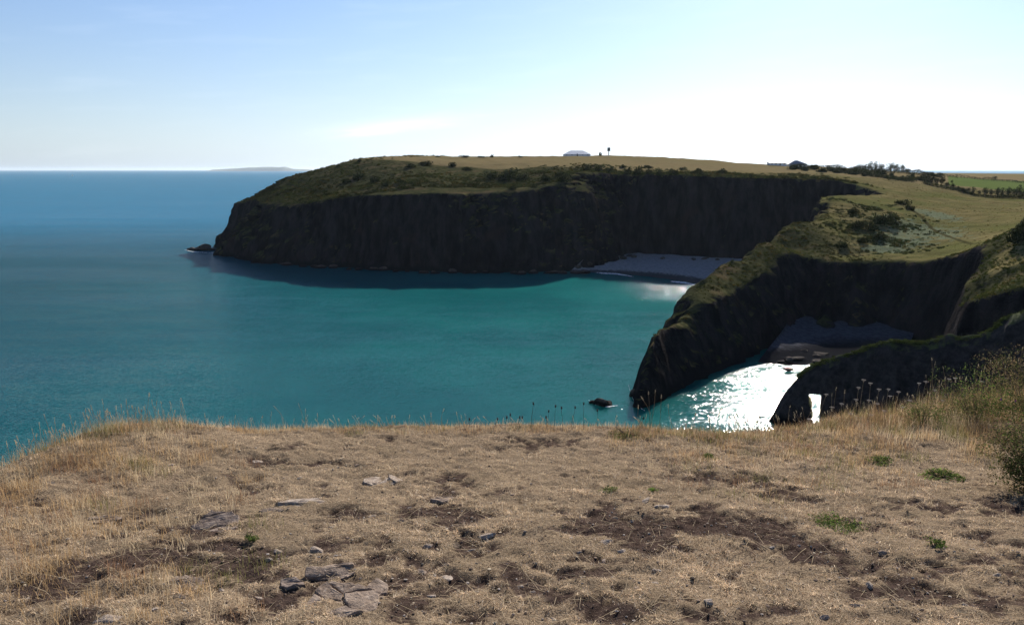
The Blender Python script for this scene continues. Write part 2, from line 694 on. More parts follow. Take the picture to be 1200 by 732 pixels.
def land_z(x, y, detail=True):
    x, y = np.asarray(x, float), np.asarray(y, float)
    d, wd = coast_dist(x, y)
    near = sstep(1400, 700, y) * sstep(700, 400, x)
    wig = 1.0 * fbm2(x, y, 42, 2, 5) + 0.55 * fbm2(x, y, 13, 3, 9, ridged=True)
    small = sstep(4, 14, wd) * near
    dd = d + (wig * 5.2) * (0.12 + 0.88 * small) * sstep(60, 15, np.abs(d))
    wd = wd * np.clip(1 + (0.35 + 0.6 * sstep(320, 360, y)) * fbm2(x, y, 40, 2, 15) * sstep(8, 12, wd) * near, 0.5, 2)
    P = plateau(x, y)
    if detail:
        P = P + (0.9 * fbm2(x, y, 26, 3, 21) + 0.35 * fbm2(x, y, 5, 3, 31)) * near
    t = dd / wd
    prof = np.where(t < 0, t * 0.9, np.where(t < 1, 0.93 * np.clip(t, 0, 1) ** 0.75 + 0.07 * sstep(0.1, 1.25, t), 0.93 + 0.07 * sstep(0.1, 1.25, t)))
    z = P * prof
    return np.where(dd < 0, np.maximum(dd * 1.2, -4), z), dd, wd


def build_land():
    def seq(*segs):
        out = []
        for a, b, st in segs:
            out.append(np.arange(a, b, st))
        return np.concatenate(out + [[segs[-1][1]]])
    xs = seq((-190, 15, 0.8), (15, 130, 0.5), (130, 210, 0.8), (210, 420, 2.0), (420, 1680, 16))
    ys = seq((20, 110, 3.0), (110, 250, 0.5), (250, 350, 0.7), (350, 470, 0.7), (470, 720, 2.2), (720, 1880, 16))
    X, Y = np.meshgrid(xs, ys)
    sh = X.shape
    Z, D, WD = land_z(X, Y)
    gy, gx = np.gradient(Z)
    gx = gx / np.gradient(xs)[None, :]
    gy = gy / np.gradient(ys)[:, None]
    sl = np.hypot(gx, gy)
    steep = sstep(0.7, 1.8, sl) * (Z > -3)
    nx, ny = -gx / (sl + 1e-6), -gy / (sl + 1e-6)
    # buttresses, gullies and ledges pushed out of the cliff
    a = fbm3(X, Y, Z * 0.22, 15, 3, 41, ridged=True) * 3.0 + fbm3(X, Y, Z * 0.8, 3.8, 3, 43, ridged=True) * 1.0 + fbm3(X, Y, Z * 0.3, 46, 2, 49, ridged=True) * 4.5 * sstep(11, 14, WD) * sstep(330, 370, Y)
    strata = vnoise(X * 0.05, Y * 0.05, (Z + 0.35 * X) * 0.55, 47) * 0.45
    amp = sstep(3, 12, WD) * 0.75 + 0.25
    X2 = X + nx * (a + strata) * steep * amp
    Y2 = Y + ny * (a + strata) * steep * amp
    Z2 = Z + steep * 0.5 * fbm3(X, Y, Z, 2.2, 2, 53)
    V = np.stack([X2.ravel(), Y2.ravel(), Z2.ravel()], 1)
    F = grid_faces(sh[1], sh[0])
    zf = Z.ravel()[F].max(1)
    F = F[zf > -2.5]
    V, F, d_, s_ = compact(V, F, D.ravel(), steep.ravel())
    m = M('headland_ground')
    p = m.pos()
    nz = m.normal_z()
    n1 = m.noise(p, 0.05, 6, 0.6)
    n2 = m.noise(p, 0.35, 6, 0.62)
    n3 = m.noise(p, 1.6, 5, 0.6)
    sepp = m.n('SeparateXYZ')
    m.t.links.new(p, sepp.inputs[0])
    x, y, z = sepp.outputs
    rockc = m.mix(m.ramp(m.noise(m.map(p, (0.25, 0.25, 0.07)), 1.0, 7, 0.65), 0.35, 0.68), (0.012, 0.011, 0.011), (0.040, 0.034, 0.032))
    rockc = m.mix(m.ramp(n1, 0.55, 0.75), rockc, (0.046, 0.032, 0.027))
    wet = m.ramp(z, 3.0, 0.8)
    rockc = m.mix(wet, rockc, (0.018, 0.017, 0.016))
    heath = m.mix(m.ramp(n2, 0.35, 0.68), (0.024, 0.027, 0.012), (0.070, 0.066, 0.030))
    heath = m.mix(m.ramp(m.noise(p, 0.12, 5, 0.6), 0.52, 0.7), heath, (0.095, 0.070, 0.038))
    dry = m.mix(m.ramp(m.noise(m.map(p, (0.2, 0.9, 1)), 0.5, 6, 0.62), 0.3, 0.7), (0.085, 0.074, 0.029), (0.180, 0.144, 0.066))
    dry = m.mix(m.ramp(m.noise(p, 0.03, 4), 0.45, 0.65), dry, (0.098, 0.098, 0.034))
    dry = m.mix(m.math('MULTIPLY', m.ramp(y, 400, 470), 0.75), dry, m.mix(n2, (0.13, 0.098, 0.048), (0.235, 0.180, 0.098)))
    green = m.mix(n3, (0.080, 0.105, 0.032), (0.11, 0.14, 0.042))
    grassy = m.attr('dry', fac=True)
    c = m.mix(m.ramp(m.math('ADD', grassy, m.math('MULTIPLY', m.math('SUBTRACT', n1, 0.5), 0.9)), 0.3, 0.7), heath, dry)
    c = m.mix(m.ramp(m.attr('field', fac=True), 0.45, 0.55), c, green)
    brk = m.ramp(m.math('ADD', m.attr('bracken', fac=True), m.math('MULTIPLY', m.math('SUBTRACT', n2, 0.5), 2.0)), 0.45, 0.62)
    c = m.mix(brk, c, m.mix(n3, (0.095, 0.11, 0.06), (0.15, 0.16, 0.10)))
    pth = m.ramp(m.attr('path', fac=True), 0.35, 0.8)
    c = m.mix(pth, c, (0.055, 0.05, 0.022))
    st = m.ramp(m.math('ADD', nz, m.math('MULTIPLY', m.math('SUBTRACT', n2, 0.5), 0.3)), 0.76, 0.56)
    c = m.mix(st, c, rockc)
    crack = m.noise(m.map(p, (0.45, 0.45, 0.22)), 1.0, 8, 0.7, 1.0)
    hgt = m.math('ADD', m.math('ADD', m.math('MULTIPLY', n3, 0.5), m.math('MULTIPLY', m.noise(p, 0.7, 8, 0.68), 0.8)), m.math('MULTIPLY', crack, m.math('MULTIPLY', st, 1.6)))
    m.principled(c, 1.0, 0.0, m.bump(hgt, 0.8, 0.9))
    # where the kinds of cover lie
    vx, vy = V[:, 0], V[:, 1]
    # dry pasture: on the level ground away from the cliff edge
    a1 = sstep(-0.15, 0.2, (vy - 455) / 120 + (vx - 20) / 330) * sstep(8, 30, d_)
    a2 = sstep(70, 118, vx - (vy - 220) * 0.16) * sstep(5, 14, d_) * (vy < 460) * (vy > 170)
    dryv = np.maximum(a1 * (vy > 430), a2)
    f0, f1 = at_y(1102, 210, 620), at_y(1150, 220, 470)
    field = ((vy > 462 + 0.0 * vx) & (vy < 715) & (vx > 0.53 * vy + 3)).astype(float)
    brv = np.zeros(len(V))
    for px, py, yy, rx, ry in ((1080, 272, 268, 14, 22), (1055, 285, 252, 10, 12), (1095, 255, 300, 8, 16), (1040, 293, 243, 8, 7)):
        q = at_y(px, py, yy)
        brv = np.maximum(brv, np.exp(-((vx - q[0]) / rx) ** 2 - ((vy - q[1]) / ry) ** 2))
    pts = [at_y(*q)[:2] for q in ((1052, 246, 325), (1075, 258, 297), (1098, 275, 266), (1122, 286, 245), (1146, 292, 226))]
    pd = np.full(len(V), 99.0)
    for u, v in zip(pts[:-1], pts[1:]):
        e = v - u
        t = np.clip(((vx - u[0]) * e[0] + (vy - u[1]) * e[1]) / (e @ e), 0, 1)
        pd = np.minimum(pd, np.hypot(vx - u[0] - t * e[0], vy - u[1] - t * e[1]))
    me = mesh_data('headland', V, F, m.m, True, attrs={'dry': dryv, 'field': field, 'bracken': brv, 'path': np.exp(-(pd / 0.9) ** 2)})
    link('headland', me, label='green topped headlands with dark shaded cliffs round the bay', cat='headland', kind='structure')


build_land()


def ground_px(px, py, lo=100, hi=1500):
    """first meeting of a pixel's line of sight with the land"""
    d = ray(px, py)
    t = np.concatenate([np.arange(lo, 520, 1.0), np.arange(520, hi, 3.0)]) / d[1]
    P = np.array([0, 0, CAM_H])[None] + t[:, None] * d[None]
    z = land_z(P[:, 0], P[:, 1])[0]
    k = np.nonzero((z > P[:, 2]) & (z > 0))[0]
    if len(k) == 0:
        return None
    q = P[k[0]].copy()
    q[2] = z[k[0]]
    return q

# ------------------------------------------------------------------ rock material, beaches, sea rocks, the pierced fin
def mat_rock(name, a, b, wetz=None, scale=1.0, spec=0.2, lichen=None, bump=0.6, veg=False):
    m = M(name)
    p = m.pos()
    n = m.noise(p, 1.3 * scale, 8, 0.66)
    n2 = m.noise(p, 7 * scale, 6, 0.65)
    c = m.mix(m.ramp(n, 0.32, 0.7), a, b)
    c = m.mix(m.math('MULTIPLY', m.ramp(n2, 0.5, 0.75), 0.5), c, tuple(v * 0.5 for v in a))
    if lichen:
        c = m.mix(m.ramp(m.noise(p, 3.1 * scale, 6, 0.7), 0.56, 0.66), c, lichen)
    if veg:
        nz = m.normal_z()
        g = m.mix(n, (0.04, 0.045, 0.014), (0.105, 0.110, 0.04))
        c = m.mix(m.ramp(m.math('ADD', nz, m.math('MULTIPLY', m.math('SUBTRACT', n, 0.5), 0.5)), 0.66, 0.84), c, g)
    r = 0.95
    spec = 0.0 if wetz is None else 0.05
    if wetz is not None:
        s = m.n('SeparateXYZ')
        m.t.links.new(p, s.inputs[0])
        wet = m.ramp(s.outputs[2], wetz, wetz * 0.4)
        c = m.mix(wet, c, tuple(v * 0.3 for v in a))
    m.principled(c, r, spec, m.bump(m.math('ADD', n, m.math('MULTIPLY', n2, 0.35)), bump, 0.25 / scale))
    return m.m


def build_fin():
    """thin fin of rock with a doorway worn through it"""
    top = [(896, 500, 141), (905, 486, 140.5), (913, 470, 140), (922, 455, 139.5), (935, 440, 139), (950, 429, 138.4), (966, 423, 137.6), (985, 417, 136.5), (1010, 409, 135), (1030, 402, 134), (1046, 399, 133),
           (1060, 399, 132.4), (1082, 401, 131), (1110, 394, 129.6), (1128, 396, 128.4), (1150, 392, 127.2), (1165, 385, 126.2), (1180, 371, 125.4), (1200, 366, 124), (1240, 352, 121), (1300, 330, 116)]
    T = np.array([at_y(*t) for t in top])
    s = np.concatenate([[0], np.cumsum(np.linalg.norm(np.diff(T[:, :2], axis=0), axis=1))])
    nu, nv = 230, 74
    u = np.concatenate([np.linspace(0, 30, 150), np.linspace(30, s[-1], nu - 150 + 1)[1:]])
    tx, ty, tz = (np.interp(u, s, T[:, i]) for i in range(3))
    ker = np.ones(3) / 3
    tzs = np.convolve(np.pad(tz, 1, mode='edge'), ker, 'valid')
    tzs = tzs + 0.55 * fbm2(u, u * 0, 2.2, 3, 61)
    dx, dy = np.gradient(tx), np.gradient(ty)
    ln = np.hypot(dx, dy)
    nx_, ny_ = dy / ln, -dx / ln          # towards the camera side
    v = np.linspace(0, 1, nv)
    # doorway in the (along, height) plane
    pa = at_y(948, 460, 138.5)
    door = [at_y(px, py, yy) for px, py, yy in ((947, 457, 138.5), (963, 457, 137.9), (961, 470, 138), (960, 500, 138), (952, 500, 138.3), (950, 475, 138.4))]
    du = [float(np.interp(q[0], tx, u)) for q in door]
    dz = [q[2] for q in door]
    u_l = lambda zz: np.interp(zz, [min(dz[4], dz[3]), dz[5], dz[0]], [du[4], du[5], du[0]])
    u_r = lambda zz: np.interp(zz, [min(dz[4], dz[3]), dz[2], dz[1]], [du[3], du[2], du[1]])
    U, Vv = np.meshgrid(u, v)
    ZT = np.broadcast_to(tzs, U.shape)
    Z = -2.5 + (ZT + 2.5) * Vv
    half = (0.75 + 0.26 * (ZT - Z) ** 0.8 * (1 + 0.05 * U)) * sstep(-0.2, 3, U + 0.4) + 0.15
    half = half * np.minimum(1, 0.06 + np.sqrt(np.maximum(ZT - Z, 0) / 1.6))
    lump = fbm3(U, Z * 0.45, Z * 0, 4.5, 4, 71, ridged=True) * 0.9
    lump2 = fbm3(U, Z * 0.45, Z * 0 + 9, 4.5, 4, 77, ridged=True) * 0.9
    damp = sstep(0, 2.0, half)
    fx = np.broadcast_to(tx, U.shape) + nx_ * (half + lump * damp)
    fy = np.broadcast_to(ty, U.shape) + ny_ * (half + lump * damp)
    bx = np.broadcast_to(tx, U.shape) - nx_ * (half + lump2 * damp)
    by = np.broadcast_to(ty, U.shape) - ny_ * (half + lump2 * damp)
    A = np.stack([fx.ravel(), fy.ravel(), Z.ravel()], 1)
    B = np.stack([bx.ravel(), by.ravel(), Z.ravel()], 1)
    F = grid_faces(nu, nv)
    cu, cz = U.ravel()[F].mean(1), Z.ravel()[F].mean(1)
    jag = 0.12 * noise2(cz * 1.7, cu * 0, 81)
    zt = max(dz) + 0.15 * noise2(cu * 3, cu * 0, 83)
    hole = (cz < zt) & (cu > u_l(cz) + jag) & (cu < u_r(cz) + jag)
    Fk = F[~hole]
    n = len(A)
    Fb = Fk[:, ::-1] + n
    # close rims: top, left end and the doorway
    e = np.concatenate([Fk[:, [0, 1]], Fk[:, [1, 2]], Fk[:, [2, 3]], Fk[:, [3, 0]]])
    es = {}
    for a, b in e:
        k = (min(a, b), max(a, b))
        es[k] = es.get(k, 0) + 1
    rim = [[b, a, a + n, b + n] for a, b in e if es[(min(a, b), max(a, b))] == 1]
    m = mat_rock('fin_rock', (0.022, 0.019, 0.018), (0.055, 0.046, 0.042), 2.5, 0.6, veg=True)
    me = mesh_data('rock_arch', *compact(np.concatenate([A, B]), np.concatenate([Fk, Fb, np.array(rim)])), m, False)
    link('rock_arch', me, label='dark narrow rock fin with a tall doorway hole and grass along its crest', cat='rock arch')
    return T


FIN = build_fin()


def build_beach(name, front, back, zb, mat, label, rows=26):
    """sheet sloping from the cliff foot into the water"""
    f, b = np.array(front), np.array(back)

    def res(p, n):
        s = np.concatenate([[0], np.cumsum(np.linalg.norm(np.diff(p, axis=0), axis=1))])
        t = np.linspace(0, s[-1], n)
        return np.stack([np.interp(t, s, p[:, 0]), np.interp(t, s, p[:, 1])], 1)
    n = 90
    f, b = res(f, n), res(b, n)
    t = np.linspace(-0.35, 1.25, rows)[:, None]
    X = f[:, 0][None] * (1 - t) + b[:, 0][None] * t
    Y = f[:, 1][None] * (1 - t) + b[:, 1][None] * t
    Z = zb * np.clip(t, -1, 1.3) ** 1 * np.ones_like(X) + 0.16 * fbm2(X, Y, 9, 4, 91) + 0.05
    V = np.stack([X.ravel(), Y.ravel(), Z.ravel()], 1)
    link(name, mesh_data(name, V, grid_faces(n, rows), mat, True), label=label, cat='beach', kind='structure')


def mat_sand(name, a, b, wet_shade_z=1.0):
    m = M(name)
    p = m.pos()
    n = m.noise(p, 0.8, 8, 0.7)
    c = m.mix(m.ramp(n, 0.3, 0.7), a, b)
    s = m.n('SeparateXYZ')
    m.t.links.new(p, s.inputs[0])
    c = m.mix(m.ramp(m.math('ADD', s.outputs[2], m.math('MULTIPLY', m.math('SUBTRACT', n, 0.5), 1.2)), wet_shade_z, wet_shade_z * 0.55), c, tuple(v * 0.3 for v in a))  # wet lower beach; the dark tone also stands in for cliff shade
    m.principled(c, 0.95, 0.0, m.bump(n, 0.6, 0.3))
    return m.m


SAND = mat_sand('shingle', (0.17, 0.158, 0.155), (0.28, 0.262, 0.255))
fr = [at_z(px, py, 0)[:2] for px, py in ((668, 318), (700, 319.5), (738, 321.5), (770, 325), (800, 329), (840, 336), (880, 344))]
bk = [at_z(px, py, 3.5)[:2] for px, py in ((680, 309), (700, 302), (735, 296), (800, 298), (850, 300), (890, 302), (905, 303))]
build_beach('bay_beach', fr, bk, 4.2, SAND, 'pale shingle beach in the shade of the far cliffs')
fr2 = [at_z(px, py, 0)[:2] for px, py in ((888, 424), (925, 427), (960, 427), (1000, 426), (1060, 422))]
bk2 = [at_z(px, py, 3.0)[:2] for px, py in ((912, 396), (932, 382), (965, 374), (1020, 374), (1075, 380))]
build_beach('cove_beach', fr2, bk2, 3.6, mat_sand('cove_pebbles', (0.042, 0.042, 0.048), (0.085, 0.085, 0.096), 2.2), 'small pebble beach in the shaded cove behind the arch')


def mat_foam():
    m = M('foam')
    n = m.noise(m.pos(), 1.1, 7, 0.7)
    d = m.n('BsdfDiffuse')
    d.inputs['Color'].default_value = (0.8, 0.8, 0.8, 1)
    t = m.n('BsdfTransparent')
    x = m.n('MixShader')
    m.put(x.inputs[0], m.math('MULTIPLY', m.ramp(n, 0.36, 0.56), m.attr('edge', fac=True)))
    m.t.links.new(t.outputs[0], x.inputs[1])
    m.t.links.new(d.outputs[0], x.inputs[2])
    m.t.links.new(x.outputs[0], m.out.inputs['Surface'])
    return m.m


FOAM = mat_foam()


def foam(pxs, width, label):
    P = np.array([at_z(px, py, 0.0)[:2] for px, py in pxs])
    s = np.concatenate([[0], np.cumsum(np.linalg.norm(np.diff(P, axis=0), axis=1))])
    t = np.linspace(0, s[-1], 60)
    x, y = np.interp(t, s, P[:, 0]), np.interp(t, s, P[:, 1])
    y = y + 1.2 * fbm2(t, t * 0, 9, 3, 101)
    prof = np.sin(np.pi * np.linspace(0.02, 0.98, 60)) ** 0.6
    prof *= (0.6 + 0.8 * np.abs(fbm2(t, t * 0 + 4, 6, 2, 107)))
    V, E = [], []
    for j, o in enumerate(np.linspace(-0.5, 0.5, 7)):
        V.append(np.stack([x, y + o * width * prof, np.full(60, 0.03) + 0.10 * (1 - (2 * o) ** 2)], 1))
        E.append(np.full(60, (1 - abs(2 * o) ** 2)) * 1.3)
    link('surf', mesh_data('surf', np.concatenate(V), grid_faces(60, 7), FOAM, True, attrs={'edge': np.clip(np.concatenate(E), 0, 1)}),
         label=label, cat='surf', kind='stuff')


foam(((690, 318), (705, 320), (722, 321), (742, 324)), 7, 'white line of breaking surf on the bay beach')
foam(((786, 330), (805, 332), (825, 336), (848, 340)), 9, 'second white line of surf nearer the dark ridge')
foam(((216, 293), (225, 295), (240, 296), (252, 296)), 2.0, 'thin white wash round the rock off the point')
foam(((690, 470), (698, 475), (712, 478), (724, 476)), 1.2, 'white wash round the brown rock off the ridge tip')
foam(((737, 452), (741, 466), (746, 476), (756, 482)), 1.0, 'white wash at the tip of the near ridge')


def rock_mesh(name, r, seed, mat, sub=3, cuts=7, rough=0.22, smooth=False):
    V, F = ICO[sub]
    rg = np.random.default_rng(seed)
    V = V.copy()
    for _ in range(cuts):           # break planes
        n = rg.normal(size=3)
        n /= np.linalg.norm(n)
        dd = rg.uniform(0.45, 0.85)
        k = V @ n - dd
        V = V - np.where(k > 0, k, 0)[:, None] * n[None] * 0.92
    nn = fbm3(V[:, 0] + seed, V[:, 1], V[:, 2], 0.7, 3, seed)
    V = V * (1 + rough * nn)[:, None] * np.asarray(r)[None]
    return mesh_data(name, V, F, mat, smooth)


SEA_ROCK = mat_rock('sea_rock', (0.05, 0.042, 0.036), (0.12, 0.09, 0.07), 1.2, 0.8)


def sea_rock(pieces, label, seed):
    p0 = at_z(*pieces[0][:2], 0)
    parts = []
    for i, (px, py, r) in enumerate(pieces):
        q = at_z(px, py, 0) - p0
        me = rock_mesh('tmp', r, seed + i, None, 3)
        V = np.array([v.co[:] for v in me.vertices]) + q
        parts.append((V, ICO[3][1]))
        bpy.data.meshes.remove(me)
    V, F = merge(parts)
    link('sea_rock', mesh_data('sea_rock', V, F, SEA_ROCK), loc=(p0[0], p0[1], 0), label=label, cat='rock')


sea_rock([(240, 293, (4.5, 4, 3.6)), (232, 293, (4, 3, 2.4)), (225, 293, (3.5, 3, 1.5)), (248, 293, (3.2, 2.6, 1.2))], 'low dark rock awash just off the far headland point', 5)  # last piece is added to close the sunlit gap to the point
sea_rock([(705, 474, (2.0, 1.6, 1.5)), (711, 474, (1.2, 1.2, 1.0)), (695, 472, (0.9, 0.7, 0.6))], 'small brown rock standing in the bay off the near ridge tip', 15)
sea_rock([(743, 464, (0.9, 1.1, 1.5))], 'dark knob of rock against the tip of the near ridge', 25)


_r = random.Random(8)
for k in range(30):
    px = 262 + 425 * k / 29 + _r.uniform(-6, 6)
    py = np.interp(px, [255, 272, 300, 350, 400, 480, 520, 620, 700], [293, 302, 306, 312.5, 315.5, 319.5, 320.5, 320.5, 319.5]) + _r.uniform(-1.2, 0.6)
    q = at_z(px, py, 0)
    r = _r.uniform(0.9, 2.6)
    me = rock_mesh('boulder', (r * _r.uniform(1, 1.8), r * _r.uniform(.9, 1.3), r * _r.uniform(.6, 1.0)), 400 + k, SEA_ROCK, 2, 10, 0.25)
    link('boulder', me, loc=(q[0], q[1], 0.1), label='dark wet boulder at the water line below the far cliff', cat='boulder', group='boulders under the far cliff')


for k in range(26):
    px = _r.uniform(905, 1045)
    py = np.interp(px, [905, 925, 1000, 1050], [414, 418, 418, 416]) + _r.uniform(-14, 15)
    q = at_z(px, py, 0.8)
    r = _r.uniform(0.5, 1.5)
    me = rock_mesh('boulder', (r * _r.uniform(1, 1.7), r * _r.uniform(.9, 1.3), r * _r.uniform(.5, .9)), 450 + k, SEA_ROCK, 2, 10, 0.25)
    link('boulder', me, loc=(q[0], q[1], 0.6), label='dark boulder on the small cove beach behind the pierced fin', cat='boulder', group='boulders in the cove')
for k in range(12):
    px = _r.uniform(676, 850)
    q = at_z(px, np.interp(px, [676, 700, 735, 850], [311, 304.5, 299, 303]) + _r.uniform(0, 3), 3.4)
    r = _r.uniform(0.7, 1.8)
    me = rock_mesh('boulder', (r * _r.uniform(1, 1.7), r * _r.uniform(.9, 1.3), r * _r.uniform(.5, .9)), 480 + k, SEA_ROCK, 2, 10, 0.25)
    link('boulder', me, loc=(q[0], q[1], 3.6), label='fallen boulder at the cliff foot behind the bay beach', cat='boulder', group='boulders behind the bay beach')


# ------------------------------------------------------------------ the clifftop where the camera stands
EDGE_PX = ((0, 545, 5.6), (50, 520, 5.85), (100, 502, 6.1), (150, 494, 6.3), (200, 491, 6.5), (300, 494, 6.8), (400, 498, 6.9), (500, 497, 7.0), (600, 496, 7.0), (700, 496, 7.0),
                                                      (800, 500, 6.9), (850, 503, 6.9), (900, 500, 7.0), (950, 494, 7.3), (1000, 486, 7.6), (1100, 478, 8.3), (1200, 470, 9.0))
EDGE = np.array([at_y(px, py, y)[:2] for px, py, y in EDGE_PX])
EX = np.concatenate([[-40, -12, -6.5], EDGE[:, 0], [9, 20, 60]])
EY = np.concatenate([[-20, -1, 3.6], EDGE[:, 1], [11, 15, 22]])


def hill_plane(x, y):
    return 43.4 - 0.088 * y + 0.03 * np.maximum(x - 1.5, 0) + 0.05 * np.exp(-((x + 2.2) / 1.2) ** 2 - ((y - 6.3) / 0.9) ** 2) - 0.02 * np.maximum(-x - 2.6, 0) ** 2


EZ = np.array([at_y(px, py, y)[2] for px, py, y in EDGE_PX])
EDZ = EZ - hill_plane(EDGE[:, 0], EDGE[:, 1]) - 0.035


def hill_base(x, y):
    return hill_plane(x, y) + np.interp(x, EDGE[:, 0], EDZ) * sstep(3.2, 6.4, y)


# bare soil patches, given as image spots of the level ground
SOIL = []


def gpt(px, py):
    """pixel to the clifftop ground"""
    d = ray(px, py)
    t = 2.0
    for _ in range(40):
        p = np.array([0, 0, CAM_H]) + d * t
        t += (hill_base(p[0], p[1]) - p[2]) / (d[2] + 0.088 * d[1]) * 0.9
    return np.array([0, 0, CAM_H]) + d * t


for px, py, rx, ry, k in ((165, 597, 28, 8, .9), (145, 626, 18, 8, .8), (182, 655, 55, 17, 1), (70, 685, 34, 16, .9), (255, 612, 45, 10, .8), (265, 638, 30, 8, .9), (300, 655, 48, 16, 1), (310, 660, 60, 22, .6), (395, 600, 28, 9, .9),
                           (400, 640, 45, 14, .8), (420, 610, 40, 12, .6), (520, 604, 62, 12, 1.05), (560, 607, 40, 8, .8), (540, 640, 50, 15, .8), (480, 690, 60, 28, .95), (440, 655, 40, 14, .7), (330, 705, 45, 14, .6),
                           (735, 620, 62, 17, 1.1), (760, 637, 50, 10, .8), (690, 650, 30, 10, .7), (870, 618, 62, 17, 1.05), (850, 640, 45, 10, .8), (835, 556, 62, 11, .8), (830, 575, 45, 7, .6), (925, 580, 25, 8, .6), (965, 648, 58, 20, 1), (1000, 690, 40, 16, .8),
                           (1065, 690, 55, 22, 1), (1110, 705, 60, 15, .9), (1090, 662, 40, 10, .7), (920, 715, 45, 12, .9), (860, 670, 25, 10, .5), (700, 712, 45, 16, .9), (620, 690, 45, 14, .8), (570, 720, 30, 8, .7), (655, 700, 30, 12, .8), (1150, 590, 60, 8, .6),
                           (60, 725, 50, 12, .8), (450, 655, 190, 55, .42), (820, 630, 150, 50, .30), (1030, 690, 130, 40, .30), (180, 665, 130, 50, .25), (250, 720, 60, 12, .7), (120, 560, 25, 6, .5), (300, 540, 30, 5, .5), (290, 560, 40, 6, .4), (1080, 630, 25, 8, .5)):
    c = gpt(px, py)
    a, b = gpt(px + rx, py), gpt(px, py - ry)
    SOIL.append((c[0], c[1], a[0] - c[0], b[1] - c[1], k))


def soil(x, y):
    s = np.zeros(np.shape(x))
    for cx_, cy_, rx, ry, k in SOIL:
        s = np.maximum(s, k * np.exp(-0.8 * (((x - cx_) / rx) ** 2 + ((y - cy_) / ry) ** 2)))
    s = s * 1.15 + 0.8 * fbm2(x, y, 0.36, 3, 121, 0.6) + 0.95 * fbm2(x, y, 0.085, 4, 127, 0.68) - 0.06
    return sstep(0.30, 0.66, s)


def hill_z(x, y):
    x, y = np.asarray(x, float), np.asarray(y, float)
    z = hill_base(x, y)
    s = y - np.interp(x, EX, EY)
    s = s + 0.10 * fbm2(x, y, 0.8, 3, 131)
    drop = 2.2 * (np.sqrt(np.maximum(s, 0) ** 2 + 0.25) - 0.5)
    z = z + 0.030 * fbm2(x, y, 0.75, 3, 141) + 0.020 * fbm2(x, y, 0.17, 3, 151, 0.6) + 0.011 * fbm2(x, y, 0.055, 2, 157, 0.6)
    so = soil(x, y)
    z = z - 0.014 * so + 0.012 * so * fbm2(x, y, 0.06, 3, 161)
    return z - drop - np.maximum(s, 0) * 0.25


def build_hill():
    def seq(*segs):
        return np.concatenate([np.arange(a, b, st) for a, b, st in segs] + [[segs[-1][1]]])
    xs = seq((-40, -8, 1.5), (-8, -4.5, 0.1), (-4.5, 6.5, 0.025), (6.5, 10, 0.1), (10, 60, 2))
    ys = seq((-20, 1.5, 0.75), (1.5, 2.3, 0.1), (2.3, 7.8, 0.024), (7.8, 10.5, 0.08), (10.5, 50, 1.5))
    X, Y = np.meshgrid(xs, ys)
    Z = np.maximum(hill_z(X, Y), -3)
    V = np.stack([X.ravel(), Y.ravel(), Z.ravel()], 1)
    F = grid_faces(len(xs), len(ys))
    F = F[Z.ravel()[F].max(1) > -2.5]
    V, F, so = compact(V, F, soil(X, Y).ravel())
    m = M('clifftop_soil')
    p = m.pos()
    n1 = m.noise(p, 2.2, 6, 0.6)
    n2 = m.noise(p, 22, 6, 0.65)
    n3 = m.noise(p, 120, 4, 0.65)
    earth = m.mix(m.ramp(n2, 0.3, 0.7), (0.022, 0.0145, 0.012), (0.078, 0.053, 0.042))
    earth = m.mix(m.math('MULTIPLY', m.ramp(n3, 0.56, 0.7), 0.7), earth, (0.20, 0.15, 0.105))
    thatch = m.mix(m.ramp(n3, 0.3, 0.7), (0.075, 0.051, 0.034), (0.31, 0.23, 0.15))
    thatch = m.mix(m.math('MULTIPLY', m.ramp(n1, 0.45, 0.72), 0.6), thatch, (0.13, 0.095, 0.06))
    nz = m.normal_z()
    c = m.mix(m.attr('soil', fac=True), thatch, earth)
    c = m.mix(m.ramp(nz, 0.7, 0.5), c, (0.10, 0.085, 0.075))
    m.principled(c, 1.0, 0.0, m.bump(m.math('ADD', n2, m.math('MULTIPLY', n3, 0.5)), 0.7, 0.02))
    link('clifftop_ground', mesh_data('clifftop_ground', V, F, m.m, True, attrs={'soil': so}), label='parched clifftop turf with bare brown earth patches', cat='ground', kind='structure')


build_hill()


def strands(P, az, lean, length, width, col, segs=2, bend=0.5, tipcol=1.15):
    """grass blades as bent tapering ribbons; all arguments per blade"""
    n = len(P)
    dirx, diry = np.cos(az), np.sin(az)
    sidex, sidey = -diry, dirx
    V = np.zeros((n, 2 * segs + 1, 3))
    C = np.zeros((n, 2 * segs + 1, 3))
    pos = P.copy()
    st = length / segs
    for i in range(segs + 1):
        ang = lean + bend * i / segs
        wd = width * (1 - i / segs) * 0.5 if i else width * 0.5
        cc = col * (0.75 + (tipcol - 0.75) * i / segs)
        if i < segs:
            for k, sg in enumerate((-1, 1)):
                V[:, 2 * i + k, 0] = pos[:, 0] + sg * sidex * wd
                V[:, 2 * i + k, 1] = pos[:, 1] + sg * sidey * wd
                V[:, 2 * i + k, 2] = pos[:, 2]
                C[:, 2 * i + k] = cc
            pos = pos + np.stack([dirx * np.sin(ang) * st, diry * np.sin(ang) * st, np.cos(ang) * st], 1)
        else:
            V[:, 2 * segs] = pos
            C[:, 2 * segs] = cc
    base = (np.arange(n) * (2 * segs + 1))[:, None]
    q = np.concatenate([base + np.array([2 * i, 2 * i + 1, 2 * i + 3, 2 * i + 2])[None] for i in range(segs - 1)]) if segs > 1 else np.zeros((0, 4), int)
    t = base + np.array([2 * segs - 2, 2 * segs - 1, 2 * segs])[None]
    return V.reshape(-1, 3), [q, t], C.reshape(-1, 3)


